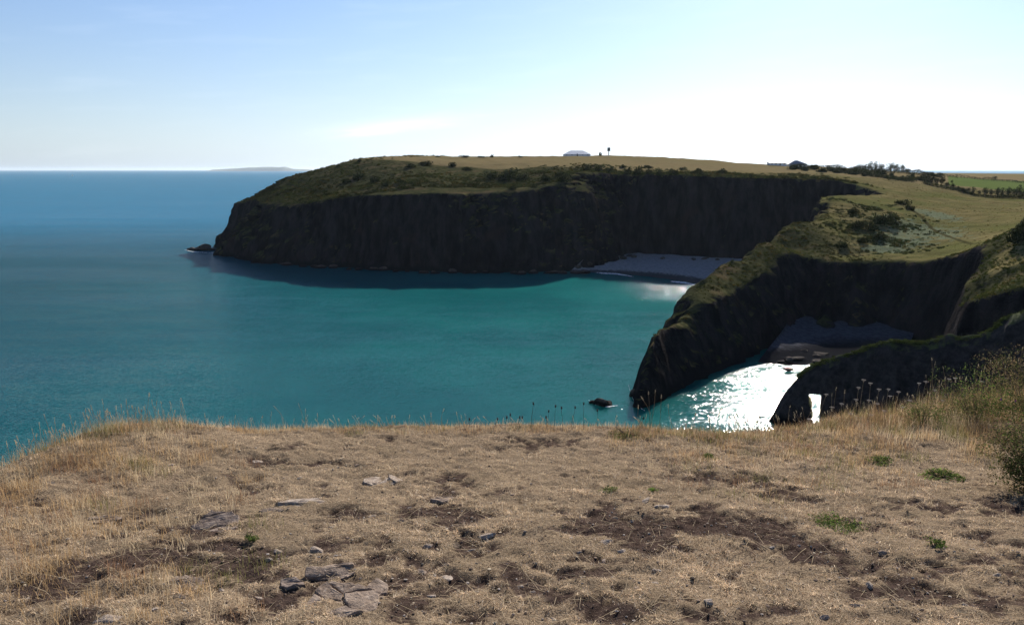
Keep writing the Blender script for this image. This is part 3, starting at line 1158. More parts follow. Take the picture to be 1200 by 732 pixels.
def merge_col(parts):
    V, F = merge([(v, f) for v, f, c in parts])
    return V, F, np.concatenate([c for v, f, c in parts])


STRAW = np.array([[0.70, 0.535, 0.355], [0.60, 0.44, 0.28], [0.41, 0.285, 0.175], [0.80, 0.66, 0.48], [0.19, 0.125, 0.088], [0.30, 0.26, 0.14]])


def straw_col(n, probs, rg):
    i = rg.choice(len(STRAW), n, p=probs)
    return STRAW[i] * rg.uniform(0.75, 1.2, (n, 1))


def in_view(x, y, m=0.6):
    return (np.abs(x) < 0.66 * np.maximum(y, 0) + m)


def build_turf():
    rg = np.random.default_rng(3)
    N = 690000
    # even cover of the level ground, denser towards the camera
    y = 2.2 + 5.6 * rg.random(N) ** 1.25
    x = (rg.random(N) * 2 - 1) * (0.66 * y + 0.75) + 0.25
    s = y - np.interp(x, EX, EY)
    so = soil(x, y)
    pat = fbm2(x, y, 0.45, 3, 171)
    fine = fbm2(x, y, 0.075, 3, 173, 0.6)
    cover = (0.97 - 0.80 * sstep(0.3, 0.9, so)) * sstep(-0.75, 0.1, pat + 0.45) * (0.10 + 0.90 * sstep(-0.42, 0.08, fine))
    k = (rg.random(N) < cover) & (s < 0.35)
    x, y, so, pat, fine = x[k], y[k], so[k], pat[k], fine[k]
    n = len(x)
    P = np.stack([x, y, hill_z(x, y) - 0.003], 1)
    tall = sstep(0.15, 0.6, fbm2(x, y, 0.9, 3, 181)) * 0.6 + 0.7
    ln = rg.uniform(0.014, 0.042, n) * tall * np.where(so > 0.4, 0.7, 1)
    lean = np.clip(rg.normal(1.05, 0.32, n), 0.2, 1.5)
    gr = sstep(0.1, 0.7, fbm2(x, y, 0.6, 3, 191))
    col = straw_col(n, [.25, .28, .17, .13, .12, .05], rg)
    col = col * (1 - 0.14 * gr)[:, None] + gr[:, None] * 0.07 * np.array([[0.20, 0.19, 0.06]])
    col *= (1.02 + 0.40 * pat + 1.15 * fine)[:, None].clip(0.35, 1.7)
    V, F, C = strands(P, rg.uniform(0, 6.283, n), lean, ln, rg.uniform(0.0016, 0.0034, n), col, 2, 0.35)
    me = mesh_data('dry_turf', V, F, MAT_DRY, False, C)
    link('dry_turf', me, label='short parched straw coloured turf covering the clifftop', cat='grass', kind='stuff')
    return n


build_turf()


def build_long_grass():
    rg = np.random.default_rng(5)
    parts = []

    def tufts(cx_, cy_, n, spread, hmin, hmax, col, lean=(0.25, 0.3), width=0.0028, segs=3):
        x = cx_ + rg.normal(0, spread, n)
        y = cy_ + rg.normal(0, spread, n)
        P = np.stack([x, y, hill_z(x, y) - 0.005], 1)
        c = col * rg.uniform(0.7, 1.25, (n, 1))
        parts.append(strands(P, rg.uniform(0, 6.283, n), np.abs(rg.normal(lean[0], lean[1], n)), rg.uniform(hmin, hmax, n), np.full(n, width) * rg.uniform(.7, 1.2, n), c, segs, 0.6))
    gold, brown, olive, pale = np.array([0.50, 0.33, 0.165]), np.array([0.30, 0.175, 0.10]), np.array([0.20, 0.185, 0.065]), np.array([0.64, 0.50, 0.32])
    # shaggy left shoulder
    for _ in range(620):
        px, py = rg.uniform(-60, 330), rg.uniform(492, 732)
        lim = np.interp(px, [-60, 0, 100, 170, 330], [575, 548, 506, 494, 495])
        f = np.exp(-(py - lim) / 75.0) * np.interp(px, [0, 180, 330], [1, .75, .15])
        if py < lim or rg.random() > f + 0.06:
            continue
        q = gpt(px, py)
        tufts(q[0], q[1], 60, 0.06, 0.04, 0.13, [gold, pale, brown, olive][rg.choice(4, p=[.45, .33, .13, .09])])
    # fringe along the whole edge
    for t in np.linspace(0, 1, 330):
        px = 1260 * t - 30
        x0 = float(np.interp(px, [-30, 0, 200, 600, 900, 1200, 1260], [-4.0, EDGE[0, 0], EDGE[4, 0], EDGE[8, 0], EDGE[12, 0], EDGE[16, 0], 6.4]))
        y0 = float(np.interp(x0, EX, EY)) + rg.uniform(-0.25, 0.22)
        k = rg.choice(4, p=[.40, .22, .18, .20])
        right = sstep(990, 1100, px)
        left = sstep(260, 120, px)
        h = 0.05 + 0.06 * right + 0.07 * left
        tufts(x0 + rg.normal(0, 0.03), y0, int(45 + 30 * right), 0.06, 0.03, h + 0.03, [gold, pale, brown, olive][k])
    # rank grass and herbs on the right, brown and olive
    for _ in range(700):
        px = rg.uniform(720, 1400)
        lim = np.interp(px, [720, 800, 900, 1000, 1100, 1230], [495, 500, 498, 488, 476, 470])
        dep = rg.exponential(22)
        if dep > 95 or rg.random() > np.interp(px, [720, 900, 1230], [.35, .75, 1]):
            continue
        q = gpt(px, lim + dep + 2)
        big = np.interp(px, [720, 960, 1040, 1230], [0.02, 0.04, 0.16, 0.40]) * np.exp(-dep / 55)
        tufts(q[0], q[1] - 0.02, 55, 0.07, 0.03 + big * 0.3, 0.07 + big, [gold, brown, olive, pale][rg.choice(4, p=[.33, .24, .28, .15])], (0.3, 0.3))
    # loose straws lying about
    n = 2600
    y = rg.uniform(2.3, 6.6, n)
    x = (rg.random(n) * 2 - 1) * (0.66 * y)
    P = np.stack([x, y, hill_z(x, y) + 0.012], 1)
    parts.append(strands(P, rg.uniform(0, 6.283, n), rg.normal(1.5, 0.12, n), rg.uniform(0.05, 0.17, n), rg.uniform(0.0018, 0.003, n), pale * rg.uniform(.8, 1.25, (n, 1)), 3, 0.1))
    V, F, C = merge_col(parts)
    link('long_grass', mesh_data('long_grass', V, F, MAT_DRY, False, C), label='longer dry grass fringing the cliff edge and shoulders', cat='grass', kind='stuff')


build_long_grass()


def seed_head(p, d, ln, r, rg, n=26):
    """loose spike of seeds round a stalk end: small leaf shapes"""
    t = rg.random(n)
    P = p[None] + d[None] * (t * ln)[:, None] + rg.normal(0, r * 0.45, (n, 3)) * (1.1 - t)[:, None]
    return strands(P, rg.uniform(0, 6.283, n), rg.uniform(0.1, 0.7, n), np.full(n, r * 1.6), np.full(n, r * 0.7), np.tile([[0.62, 0.52, 0.36]], (n, 1)) * rg.uniform(.7, 1.2, (n, 1)), 2, 0.1)


def build_stalks():
    """flowering grass stalks standing above the edge"""
    rg = np.random.default_rng(9)
    parts = []
    spec = []
    for px, py in ((8, 520), (20, 512), (28, 522), (46, 497), (52, 487), (60, 508), (70, 505), (82, 487), (88, 495), (96, 500), (104, 480), (107, 477), (100, 492), (120, 470), (124, 484), (136, 477), (142, 475), (148, 470), (150, 490), (156, 488),
                   (130, 488), (160, 483), (175, 462), (178, 470), (200, 478), (205, 482), (75, 498), (64, 492), (38, 505), (113, 489), (33, 515), (145, 483), (170, 476),
                   (240, 486), (322, 477), (350, 474), (358, 480), (372, 486), (318, 484), (420, 490), (505, 485), (520, 480), (535, 484), (480, 488), (545, 486), (560, 489),
                   (752, 466), (760, 460), (768, 458), (775, 464), (783, 475), (748, 476), (815, 485), (830, 488), (845, 480), (863, 484), (926, 476), (940, 478), (905, 482),
                   (980, 455), (975, 462), (990, 458), (1022, 470), (1092, 420), (1096, 425), (1105, 430), (1085, 440), (1120, 445), (1170, 425), (1165, 432), (1185, 420), (1192, 412), (1198, 408), (1178, 430), (1150, 436)):
        spec.append((px, py))
    for _ in range(70):
        px = rg.uniform(-10, 215)
        spec.append((px, np.interp(px, [0, 100, 200], [545, 500, 488]) - rg.uniform(2, 20)))
    for _ in range(60):
        px = rg.uniform(215, 760)
        spec.append((px, 495 - rg.uniform(1, 8)))
    for _ in range(150):
        px = rg.uniform(820, 1210)
        spec.append((px, np.interp(px, [820, 900, 1000, 1100, 1200], [500, 496, 480, 454, 416]) - rg.uniform(-14, 10)))
    for px, py in spec:
        x0 = at_y(px, py, 7.0)[0]
        yb = float(np.interp(x0, EX, EY)) + rg.uniform(-0.15, 0.12)
        tip = at_y(px, py, yb)
        bx = tip[0] + rg.normal(0.02, 0.035)
        b = np.array([bx, yb + rg.uniform(-0.05, 0.05), 0])
        b[2] = hill_z(b[0], b[1]) - 0.01
        if tip[2] - b[2] < 0.05:
            continue
        t = np.linspace(0, 1, 5)
        pts = b[None] + (tip - b)[None] * t[:, None]
        pts[:, 0] += rg.normal(0, 0.02) * np.sin(t * 3.14)
        v, f = tube(pts, np.linspace(0.0017, 0.0010, 5), 3)
        g = np.array([0.55, 0.45, 0.29]) if px < 600 else np.array([0.36, 0.26, 0.15])
        parts.append((v, f, np.tile(g[None] * rg.uniform(.75, 1.15), (len(v), 1))))
        d = pts[-1] - pts[-2]
        d /= np.linalg.norm(d)
        hl = rg.uniform(0.018, 0.045)
        parts.append(seed_head(pts[-1] - d * hl * 0.6, d, hl, rg.uniform(0.0035, 0.006), rg, 22))
    V, F, C = merge_col(parts)
    link('grass_stalks', mesh_data('grass_stalks', V, F, MAT_DRY, False, C), label='thin pale flowering grass stalks standing along the cliff edge', cat='grass', kind='stuff')


build_stalks()


# ------------------------------------------------------------------ stones and slabs in the turf
STONE = mat_rock('weathered_stone', (0.22, 0.165, 0.125), (0.43, 0.35, 0.28), None, 14, 0.2, (0.50, 0.42, 0.34), 0.9)
STONE_D = mat_rock('dark_slate', (0.15, 0.112, 0.09), (0.30, 0.235, 0.19), None, 14, 0.25, None, 0.7)
STONE_B = mat_rock('buff_slab', (0.17, 0.125, 0.095), (0.34, 0.26, 0.20), None, 12, 0.15, (0.40, 0.32, 0.25), 0.9)


def hpt(px, py):
    p = gpt(px, py)
    p[2] = float(hill_z(p[0], p[1]))
    return p


SMALL = 'small weathered grey stone half sunk in the parched turf'
stones = [
    (130, 722, 54, 16, 10, STONE, 'largest pale bluish grey stone, half buried beside long straw tussocks'),
    (518, 670, 34, 9, 18, STONE, 'long pale wedge stone lying on dark earth beside a round brown one'),
    (492, 664, 22, 12, 0, STONE_B, 'rounded brown stone touching a long pale wedge stone'),
    (571, 627, 26, 11, 22, STONE, 'bright angular stone tilted up at the edge of the dark earth'),
    (553, 638, 22, 10, 0, STONE, 'grey stone tucked against a bright tilted angular stone'),
    (371, 645, 24, 11, 0, STONE, 'pale hollowed stone alone on bare dark earth'),
    (753, 591, 30, 9, 25, STONE, 'long smooth pale stone along the top of a bare earth patch'),
    (776, 597, 24, 8, 10, STONE, 'flat pale stone next to a long smooth one above bare earth'),
    (709, 635, 24, 11, 12, STONE, 'pale flat topped stone balanced above an upright thin one'),
    (709, 655, 9, 18, 70, STONE_D, 'thin upright grey stone standing on edge in the turf'),
    (265, 497, 17, 5, 0, STONE, 'white flat stone on the very brink of the grassy edge'),
    (1020, 683, 11, 13, 0, STONE, 'egg shaped grey pebble standing proud of bare earth'),
    (1008, 710, 22, 10, 0, STONE, 'squat mauve grey stone below the egg shaped pebble'),
]
smalls = [(313, 650, 15, 9), (325, 640, 18, 6), (50, 666, 14, 7), (770, 669, 14, 7), (768, 682, 14, 6), (746, 691, 12, 10), (730, 645, 17, 7), (830, 708, 12, 11), (965, 724, 18, 8), (1168, 673, 14, 6), (845, 729, 22, 8),
          (1035, 646, 14, 7), (1048, 613, 4, 3), (1056, 612, 3, 3), (882, 656, 5, 4), (500, 639, 16, 8), (505, 690, 14, 8), (522, 655, 12, 5), (300, 537, 24, 6), (455, 562, 16, 4), (440, 566, 10, 4), (610, 683, 12, 7), (625, 690, 10, 6),
          (600, 583, 9, 4), (660, 600, 8, 3), (305, 696, 18, 8), (470, 610, 13, 5), (437, 605, 14, 4), (388, 618, 10, 4), (870, 640, 7, 4), (905, 640, 9, 4), (1090, 640, 8, 4), (995, 672, 10, 5), (1130, 715, 10, 5), (925, 690, 9, 5),
          (210, 702, 20, 8), (185, 715, 16, 6), (260, 690, 12, 6), (160, 668, 8, 4), (445, 700, 12, 6), (560, 690, 9, 5), (830, 655, 9, 5), (680, 645, 10, 6), (790, 640, 9, 4), (720, 607, 12, 5), (740, 608, 10, 5), (650, 720, 12, 6),
          (418, 545, 9, 3), (200, 545, 9, 4), (530, 575, 10, 3), (855, 560, 6, 4), (820, 548, 7, 4), (1140, 640, 8, 4), (960, 600, 5, 3), (350, 560, 12, 4), (480, 530, 9, 3)]
_sc = 0
STONE_MESH = {}


def add_stone(px, py, wpx, hpx, ang, mat, label, group=None):
    global _sc
    _sc += 1
    p = hpt(px, py)
    dist = np.linalg.norm(p - np.array([0, 0, CAM_H]))
    wm, hm = wpx * dist / F_PX * 0.50, hpx * dist / F_PX * 0.50
    key = (_sc % 9 if group else _sc, mat.name)
    if key not in STONE_MESH:
        STONE_MESH[key] = rock_mesh('stone', (1, 1, 1), 200 + _sc * 7, mat, 3 if not group else 2, 14, 0.3, False)
    o = link('stone', STONE_MESH[key], loc=(p[0], p[1], p[2] - hm * 0.15), label=label, cat='stone', group=group)
    o.scale = (wm, max(wm * 0.6, hm * 1.1), hm * 0.8)
    o.rotation_euler = (rad(random.uniform(-12, 12)), -rad(ang), rad(random.uniform(-25, 25)))


for st in stones:
    add_stone(*st)
for i, (px, py, a, b) in enumerate(smalls):
    add_stone(px, py, a, b, random.uniform(-12, 15), [STONE, STONE, STONE_B][i % 3], SMALL, 'small stones in the turf')


def clip_poly(poly, n, c):
    out = []
    for i in range(len(poly)):
        a, b = poly[i], poly[(i + 1) % len(poly)]
        da, db = a @ n - c, b @ n - c
        if da <= 0:
            out.append(a)
        if (da <= 0) != (db <= 0):
            out.append(a + (b - a) * (da / (da - db)))
    return out


def slab(px, py, wpx, hpx, ang, n, mat, label, seed, strips=False, thick=0.035, tilt=(0, 0), name='rock_slab', gap=0.06):
    """outcrop broken by joints into separate blocks"""
    rg = np.random.default_rng(seed)
    p = hpt(px, py)
    a, b = gpt(px + wpx / 2, py), gpt(px, py - hpx / 2)
    hw, hd = a[0] - gpt(px, py)[0], b[1] - gpt(px, py)[1]
    root = link(name, None, loc=(p[0], p[1], p[2] - 0.014), label=label, cat='rock slab')
    root.rotation_euler = (rad(tilt[0]), rad(tilt[1]), rad(ang))
    th = np.sort(rg.uniform(0, 6.283, 14))
    rim = [np.array([math.cos(t) * hw * rg.uniform(.85, 1.08), math.sin(t) * hd * rg.uniform(.85, 1.08)]) for t in th]
    if strips:
        seeds = np.stack([rg.uniform(-.25, .25, n) * hw, np.linspace(-.85, .85, n) * hd], 1)
    else:
        seeds = np.stack([rg.uniform(-.8, .8, n) * hw, rg.uniform(-.8, .8, n) * hd], 1)
    for i in range(n):
        poly = rim
        for j in range(n):
            if i != j:
                d = seeds[j] - seeds[i]
                if strips:
                    d = d * np.array([0.15, 1])
                mid = (seeds[i] + seeds[j]) / 2
                poly = clip_poly(poly, d, mid @ d)
                if len(poly) < 3:
                    break
        if len(poly) < 3:
            continue
        P = np.array(poly)
        c = P.mean(0)
        # finer ragged outline
        Q = []
        for k in range(len(P)):
            u, v = P[k], P[(k + 1) % len(P)]
            m_ = max(1, int(np.linalg.norm(v - u) / 0.025))
            for t in range(m_):
                q = u + (v - u) * t / m_
                Q.append(q + rg.normal(0, 0.0022, 2))
        Q = np.array(Q)
        r = np.linalg.norm(Q - c, axis=1)[:, None] + 1e-6
        Q = c + (Q - c) * np.maximum(0.5, 1 - gap * hd * 0.5 / r)
        nn = len(Q)
        h = thick * rg.uniform(0.55, 1.0)
        sl = rg.normal(0, 0.09, 2)
        rings = []
        for f, zz in ((1.0, -0.06), (1.0, 0.62), (0.94, 0.93), (0.7, 1.0), (0.35, 1.02)):
            R = c + (Q - c) * f
            z = np.full(nn, h * zz) if zz > 0 else np.full(nn, -0.06)
            if zz > 0:
                z = z + (R - c) @ sl + 0.006 * fbm2(R[:, 0], R[:, 1], 0.035, 3, seed + 3)
            rings.append(np.column_stack([R, z]))
        V = np.concatenate(rings + [np.array([[c[0], c[1], h * 1.02]])])
        F4 = []
        for rr in range(4):
            for k in range(nn):
                F4.append([rr * nn + k, rr * nn + (k + 1) % nn, (rr + 1) * nn + (k + 1) % nn, (rr + 1) * nn + k])
        F3 = [[4 * nn + k, 4 * nn + (k + 1) % nn, 5 * nn] for k in range(nn)]
        link('rock_piece', mesh_data('rock_piece', V, [np.array(F4), np.array(F3)], mat, False), parent=root)


slab(398, 706, 92, 44, 8, 8, STONE_B, 'broad flat cracked buff slab level with the turf', 301, thick=0.03)
slab(388, 672, 66, 14, 14, 3, STONE_B, 'long raised ledge of brown rock just behind the cracked slab', 303, True, 0.036, (4, 0))
slab(442, 688, 30, 18, 0, 3, STONE_B, 'small broken block beside the cracked slab', 305, thick=0.032)
slab(250, 614, 62, 22, 22, 5, STONE_D, 'dark ribbed slate outcrop split into parallel ridges', 307, True, 0.032, (5, 0))
slab(214, 682, 56, 16, 18, 3, STONE_B, 'low mauve brown slab with grass over one end', 309, True, 0.035, (8, 0))
slab(352, 590, 62, 9, 6, 3, STONE, 'thin pale rock streak breaking through the turf', 311, True, 0.03)
slab(448, 563, 50, 9, -4, 4, STONE, 'flat pale rock patch beyond the thin pale streak', 313, thick=0.025)
slab(118, 606, 52, 7, 10, 3, STONE_B, 'narrow pale rock rib in the grassy shoulder', 315, True, 0.025)
slab(318, 598, 30, 6, 4, 2, STONE_B, 'short buff rock rib between the slate outcrop and the pale streak', 317, True, 0.02)
slab(340, 684, 40, 9, 8, 2, STONE_D, 'dark overhanging ledge beside the long raised ledge', 319, True, 0.032, (5, 0))
slab(525, 585, 40, 5, 0, 2, STONE_B, 'low pale rib above a round patch of bare earth', 321, True, 0.018)


def build_litter():
    """crumbs of stone, dead leaf and earth too small to count"""
    rg = np.random.default_rng(21)
    n = 15000
    y = rg.uniform(2.3, 6.2, n)
    x = (rg.random(n) * 2 - 1) * (0.66 * y + 0.2)
    so = soil(x, y)
    k = rg.random(n) < (0.25 + 0.75 * so)
    x, y, so = x[k], y[k], so[k]
    n = len(x)
    V0, F0 = ICO[1]
    r = rg.gamma(2.0, 0.0017, n).clip(0.0012, 0.0075)
    P = np.stack([x, y, hill_z(x, y) + r * 0.35], 1)
    sc = rg.uniform(0.5, 1.4, (n, 1, 3)) * np.array([1.2, 1.2, 0.6])
    V = P[:, None] + V0[None] * r[:, None, None] * sc * rg.uniform(0.75, 1.2, (n, 12 if len(V0) == 12 else len(V0), 1))
    F = F0[None] + (np.arange(n) * len(V0))[:, None, None]
    pal = np.array([[0.30, 0.25, 0.21], [0.24, 0.17, 0.12], [0.10, 0.07, 0.055], [0.05, 0.035, 0.028], [0.36, 0.29, 0.20]])
    col = pal[rg.choice(5, n, p=[.2, .22, .25, .2, .13])] * rg.uniform(.7, 1.2, (n, 1))
    C = np.repeat(col[:, None], len(V0), 1)
    m = M('crumb')
    m.principled(m.attr('col'), 0.95, 0.1)
    link('crumbs', mesh_data('crumbs', V.reshape(-1, 3), F.reshape(-1, 3), m.m, False, C.reshape(-1, 3)), label='crumbs of earth, grit and dead leaf on the turf', cat='debris', kind='stuff')


build_litter()


# ------------------------------------------------------------------ plants by the camera
def leaf_cloud(n, rx, ry, rz, size, cols, rg, shell=0.45, lobes=7, upper=False):
    """leaf shaped faces gathered in uneven lobes"""
    cen = rg.normal(size=(lobes, 3))
    cen /= np.linalg.norm(cen, axis=1)[:, None]
    cen *= rg.uniform(0.25, 0.75, (lobes, 1))
    if upper:
        cen[:, 2] = np.abs(cen[:, 2])
    rad_ = rg.uniform(0.28, 0.55, lobes)
    i = rg.integers(0, lobes, n)
    d = rg.normal(size=(n, 3))
    d /= np.linalg.norm(d, axis=1)[:, None]
    rr = rad_[i] * (shell + (1 - shell) * rg.random(n)) ** 0.6
    P = (cen[i] + d * rr[:, None]) * np.array([rx, ry, rz])
    if upper:
        P[:, 2] = np.abs(P[:, 2])
    nrm = d + rg.normal(0, 0.6, (n, 3))
    nrm /= np.linalg.norm(nrm, axis=1)[:, None]
    a = np.cross(nrm, rg.normal(size=(n, 3)))
    a /= np.linalg.norm(a, axis=1)[:, None]
    b = np.cross(nrm, a)
    s = size * rg.uniform(0.6, 1.3, n)[:, None]
    V = np.stack([P - a * s, P + b * s * 0.45 + nrm * s * 0.15, P + a * s, P - b * s * 0.45 + nrm * s * 0.15], 1)
    col = np.asarray(cols)[rg.integers(0, len(cols), n)] * rg.uniform(.65, 1.3, (n, 1))
    F = (np.arange(n) * 4)[:, None] + np.arange(4)[None]
    return V.reshape(-1, 3), F, np.repeat(col[:, None], 4, 1).reshape(-1, 3)


WOOD = plain('stem_wood', (0.13, 0.09, 0.06), scale=40)
GREEN = [(0.10, 0.135, 0.035), (0.07, 0.10, 0.028), (0.13, 0.155, 0.045)]
BRIGHT = [(0.15, 0.21, 0.045), (0.11, 0.17, 0.035), (0.19, 0.24, 0.065)]
DARKG = [(0.050, 0.066, 0.022), (0.07, 0.085, 0.028), (0.10, 0.075, 0.04)]
BROWNG = [(0.25, 0.175, 0.10), (0.19, 0.15, 0.07), (0.12, 0.13, 0.045)]


def stems(n, r, h, rg, r0=0.003):
    ps = []
    for _ in range(n):
        a = rg.uniform(0, 6.283)
        e = np.array([math.cos(a) * r * rg.uniform(.3, 1), math.sin(a) * r * rg.uniform(.3, 1), h * rg.uniform(.6, 1)])
        m_ = e * 0.5 + np.array([0, 0, h * 0.15])
        ps.append(tube([(0, 0, -0.02), m_, e], [r0, r0 * 0.8, r0 * 0.4], 4))
    return merge(ps)


def bush(px, py, wpx, hpx, sets, label, cat='bush', name='bush', group=None, size=0.016, seed=1, lift=0.45, nst=14, y=None):
    rg = np.random.default_rng(seed)
    p = hpt(px, py)
    dist = np.linalg.norm(p - np.array([0, 0, CAM_H]))
    rx, h = wpx / 2 * dist / F_PX, hpx * dist / F_PX
    root = link(name, None, loc=p, label=label, cat=cat, group=group)
    V, F = stems(nst, rx * 0.8, h * 0.9, rg)
    link('stems', mesh_data('stems', V, F, WOOD), parent=root)
    parts = []
    for n, cols, f, zc in sets:
        v, fq, c = leaf_cloud(n, rx * f, rx * f, h * 0.55 * f, size, cols, rg, lobes=9)
        v[:, 2] += h * zc
        v[:, 2] = np.maximum(v[:, 2], 0.004 + 0.02 * rg.random(len(v)))
        parts.append((v, fq, c))
    V, F, C = merge_col(parts)
    link('foliage', mesh_data('foliage', V, F, MAT_LEAF, False, C), parent=root)
    return root


bush(1206, 574, 104, 66, [(5200, DARKG, 1.0, .42), (4200, BROWNG, 1.12, .45), (260, BRIGHT, .75, .8)], 'dark bramble bush with bright green shoots beside the bare turf', 'bush', 'bramble_bush', size=0.010, seed=41)
bush(1142, 500, 104, 60, [(3600, GREEN, 1.0, .40), (4200, BROWNG, 1.15, .42), (500, BRIGHT, .8, .7)], 'green leafy scrub bush mixed with brown stems at the cliff edge', 'bush', 'scrub_bush', size=0.009, seed=43)
bush(1080, 500, 60, 30, [(1100, GREEN, 1.0, .4), (900, BROWNG, 1.1, .4)], 'low olive herb clump below the dried umbel flowers', 'plant', 'herb_clump', size=0.008, seed=45)
bush(1205, 500, 110, 84, [(4200, BROWNG, 1.0, .42), (2200, DARKG, 1.1, .42)], 'tall brown scrub behind the bramble bush', 'bush', 'scrub_bush', size=0.009, seed=47)
bush(735, 512, 56, 12, [(700, BROWNG, 1.0, .3), (250, GREEN, .9, .3)], 'small olive brown tussock on the brink beyond the sea rock', 'plant', 'tussock', size=0.007, seed=49)
bush(1102, 558, 46, 9, [(220, BRIGHT, 1.0, .35), (420, GREEN, 1.0, .3), (250, BROWNG, 1.1, .3)], 'green leafy weed in dry turf near the bramble', 'plant', 'weed', size=0.012, seed=51)
bush(985, 614, 62, 5, [(520, BRIGHT, 1.0, .3), (400, GREEN, 1.05, .3), (250, BROWNG, 1.1, .3)], 'bright green patch of low clover beside bare earth', 'plant', 'clover_patch', size=0.008, seed=53, nst=4)
bush(765, 578, 12, 5, [(120, BRIGHT, 1.0, .3)], 'tiny green sprig alone above the long pale stone', 'plant', 'sprig', size=0.008, seed=55, nst=3)
bush(1032, 540, 40, 9, [(350, GREEN, 1.0, .3)], 'low dark green rosette in dry grass below the arch', 'plant', 'weed', size=0.010, seed=57, nst=3)
bush(1095, 638, 30, 7, [(200, GREEN, 1.0, .3)], 'faint green sprig in worn turf right of the clover', 'plant', 'sprig', size=0.008, seed=59, nst=3)
bush(295, 632, 20, 5, [(160, GREEN, 1.0, .3)], 'mossy green tuft just beyond the slate outcrop', 'plant', 'moss_tuft', size=0.007, seed=61, nst=2)
bush(830, 536, 24, 6, [(220, GREEN, 1.0, .3)], 'small dull green weed above the furthest earth patch', 'plant', 'weed', size=0.009, seed=63, nst=3)
bush(715, 578, 30, 5, [(160, GREEN, 1.0, .25)], 'thin olive moss patch left of the green sprig', 'plant', 'moss_tuft', size=0.007, seed=65, nst=2)


def stalk_plant(name, px, py, head, label, cat, group, colour, hcol, rg, slack=0.0):
    x0 = at_y(px, py, 7.0)[0]
    yb = float(np.interp(x0, EX, EY)) - rg.uniform(0.0, 0.18) + slack
    tip = at_y(px, py, yb)
    b = np.array([tip[0] - rg.normal(0.012, 0.025), yb + rg.uniform(-.04, .04), 0])
    b[2] = float(hill_z(b[0], b[1])) - 0.01
    if tip[2] - b[2] < 0.06:
        tip[2] = b[2] + 0.07
    root = link(name, None, loc=b, label=label, cat=cat, group=group)
    t = tip - b
    v, f = tube([(0, 0, 0), t * 0.4 + np.array([rg.normal(0, .006), 0, 0]), t * 0.8, t], [0.0019, 0.0016, 0.0013, 0.0011], 5)
    link('stem', mesh_data('stem', v, f, colour), parent=root)
    if head == 'knob':
        V, F = ICO[2]
        V = V * np.array([0.0074, 0.0074, 0.0100]) * (1 + 0.18 * noise2(V[:, 0] * 6, V[:, 2] * 6, 5))[:, None]
        parts = [(V + t, F)]
        for k in range(10):
            a = k * 0.63
            d = np.array([math.cos(a) * 0.5, math.sin(a) * 0.5, 0.9]) * 0.017
            parts.append(tube([t + (0, 0, 0.006), t + d], [0.0022, 0.0006], 3))
        V, F = merge(parts)
        link('seed_head', mesh_data('seed_head', V, F, hcol), parent=root)
    else:
        parts = []
        for k in range(22):
            a, r = k * 2.4, 0.0042 * math.sqrt(k + 0.5) * (0.8 + 0.5 * random.random())
            e = t + np.array([math.cos(a) * r, math.sin(a) * r, 0.012 - r * r * 6])
            if k % 3 == 0:
                parts.append(tube([t - (0, 0, 0.012), e], [0.0009, 0.0006], 3))
            V, F = ICO[1]
            parts.append((V * np.array([0.0034, 0.0034, 0.0026]) * rg.uniform(.6, 1.3) + e, F))
        V, F = merge(parts)
        link('flower_head', mesh_data('flower_head', V, F, hcol), parent=root)


STEM_D = plain('dark_stem', (0.10, 0.075, 0.05), scale=60)
STEM_P = plain('pale_stem', (0.30, 0.22, 0.13), scale=60)
HEAD_D = plain('dark_seed_head', (0.045, 0.033, 0.028), scale=120)
HEAD_P = plain('dried_umbel', (0.40, 0.33, 0.26), scale=120)
HEAD_K = plain('pink_petals', (0.42, 0.12, 0.36), scale=120)
rg = np.random.default_rng(31)
for px, py in ((625, 473), (651, 476), (658, 478), (674, 477.5), (684, 473), (594, 489), (598, 486), (583, 491), (609, 489), (612, 489), (643, 482), (640, 489), (754, 490), (550, 491), (700, 481)):
    stalk_plant('knapweed_stalk', px, py, 'knob', 'thin dry stalk with one dark knob seed head against the teal water', 'plant', 'dark seed heads on the brink', STEM_D, HEAD_D, rg)
for px, py in ((1012, 446), (1006, 455), (1020, 450), (1030, 457), (1041, 457), (1043, 465), (1053, 460), (1077, 450), (1085, 448), (1003, 469), (1018, 470), (1028, 474), (997, 486), (1021, 493), (1066, 470), (1112, 445), (1119, 444), (1131, 464),
               (968, 463), (975, 478), (1058, 478), (1036, 482), (986, 474), (1095, 458), (948, 492), (1104, 470), (1150, 448), (1180, 444)):
    stalk_plant('wild_carrot', px, py, 'umbel', 'dried wild carrot with a flat pale umbel standing by the cliff edge', 'plant', 'dried umbels on the brink', STEM_P, HEAD_P, rg)
for px, py in ((1173, 468), (1196, 497), (1190, 470)):
    stalk_plant('knapweed_flower', px, py, 'knob', 'pink knapweed flower rising from the brown scrub', 'flower', 'pink flowers in the scrub', STEM_D, HEAD_K, rg, -0.6)


# ------------------------------------------------------------------ scrub and tussocks over the headlands
def scrub_clump(seed, n, flat, cols, size):
    rg = np.random.default_rng(seed)
    v, f, c = leaf_cloud(n, 1, 1, flat, size, cols, rg, lobes=6, upper=True)
    return mesh_data('scrub_clump', v, f, MAT_SCRUB, False, c)


SC_COLS = [(0.9, 1.0, 0.8), (0.75, 0.85, 0.7), (1.1, 1.05, 0.9), (0.6, 0.7, 0.55)]


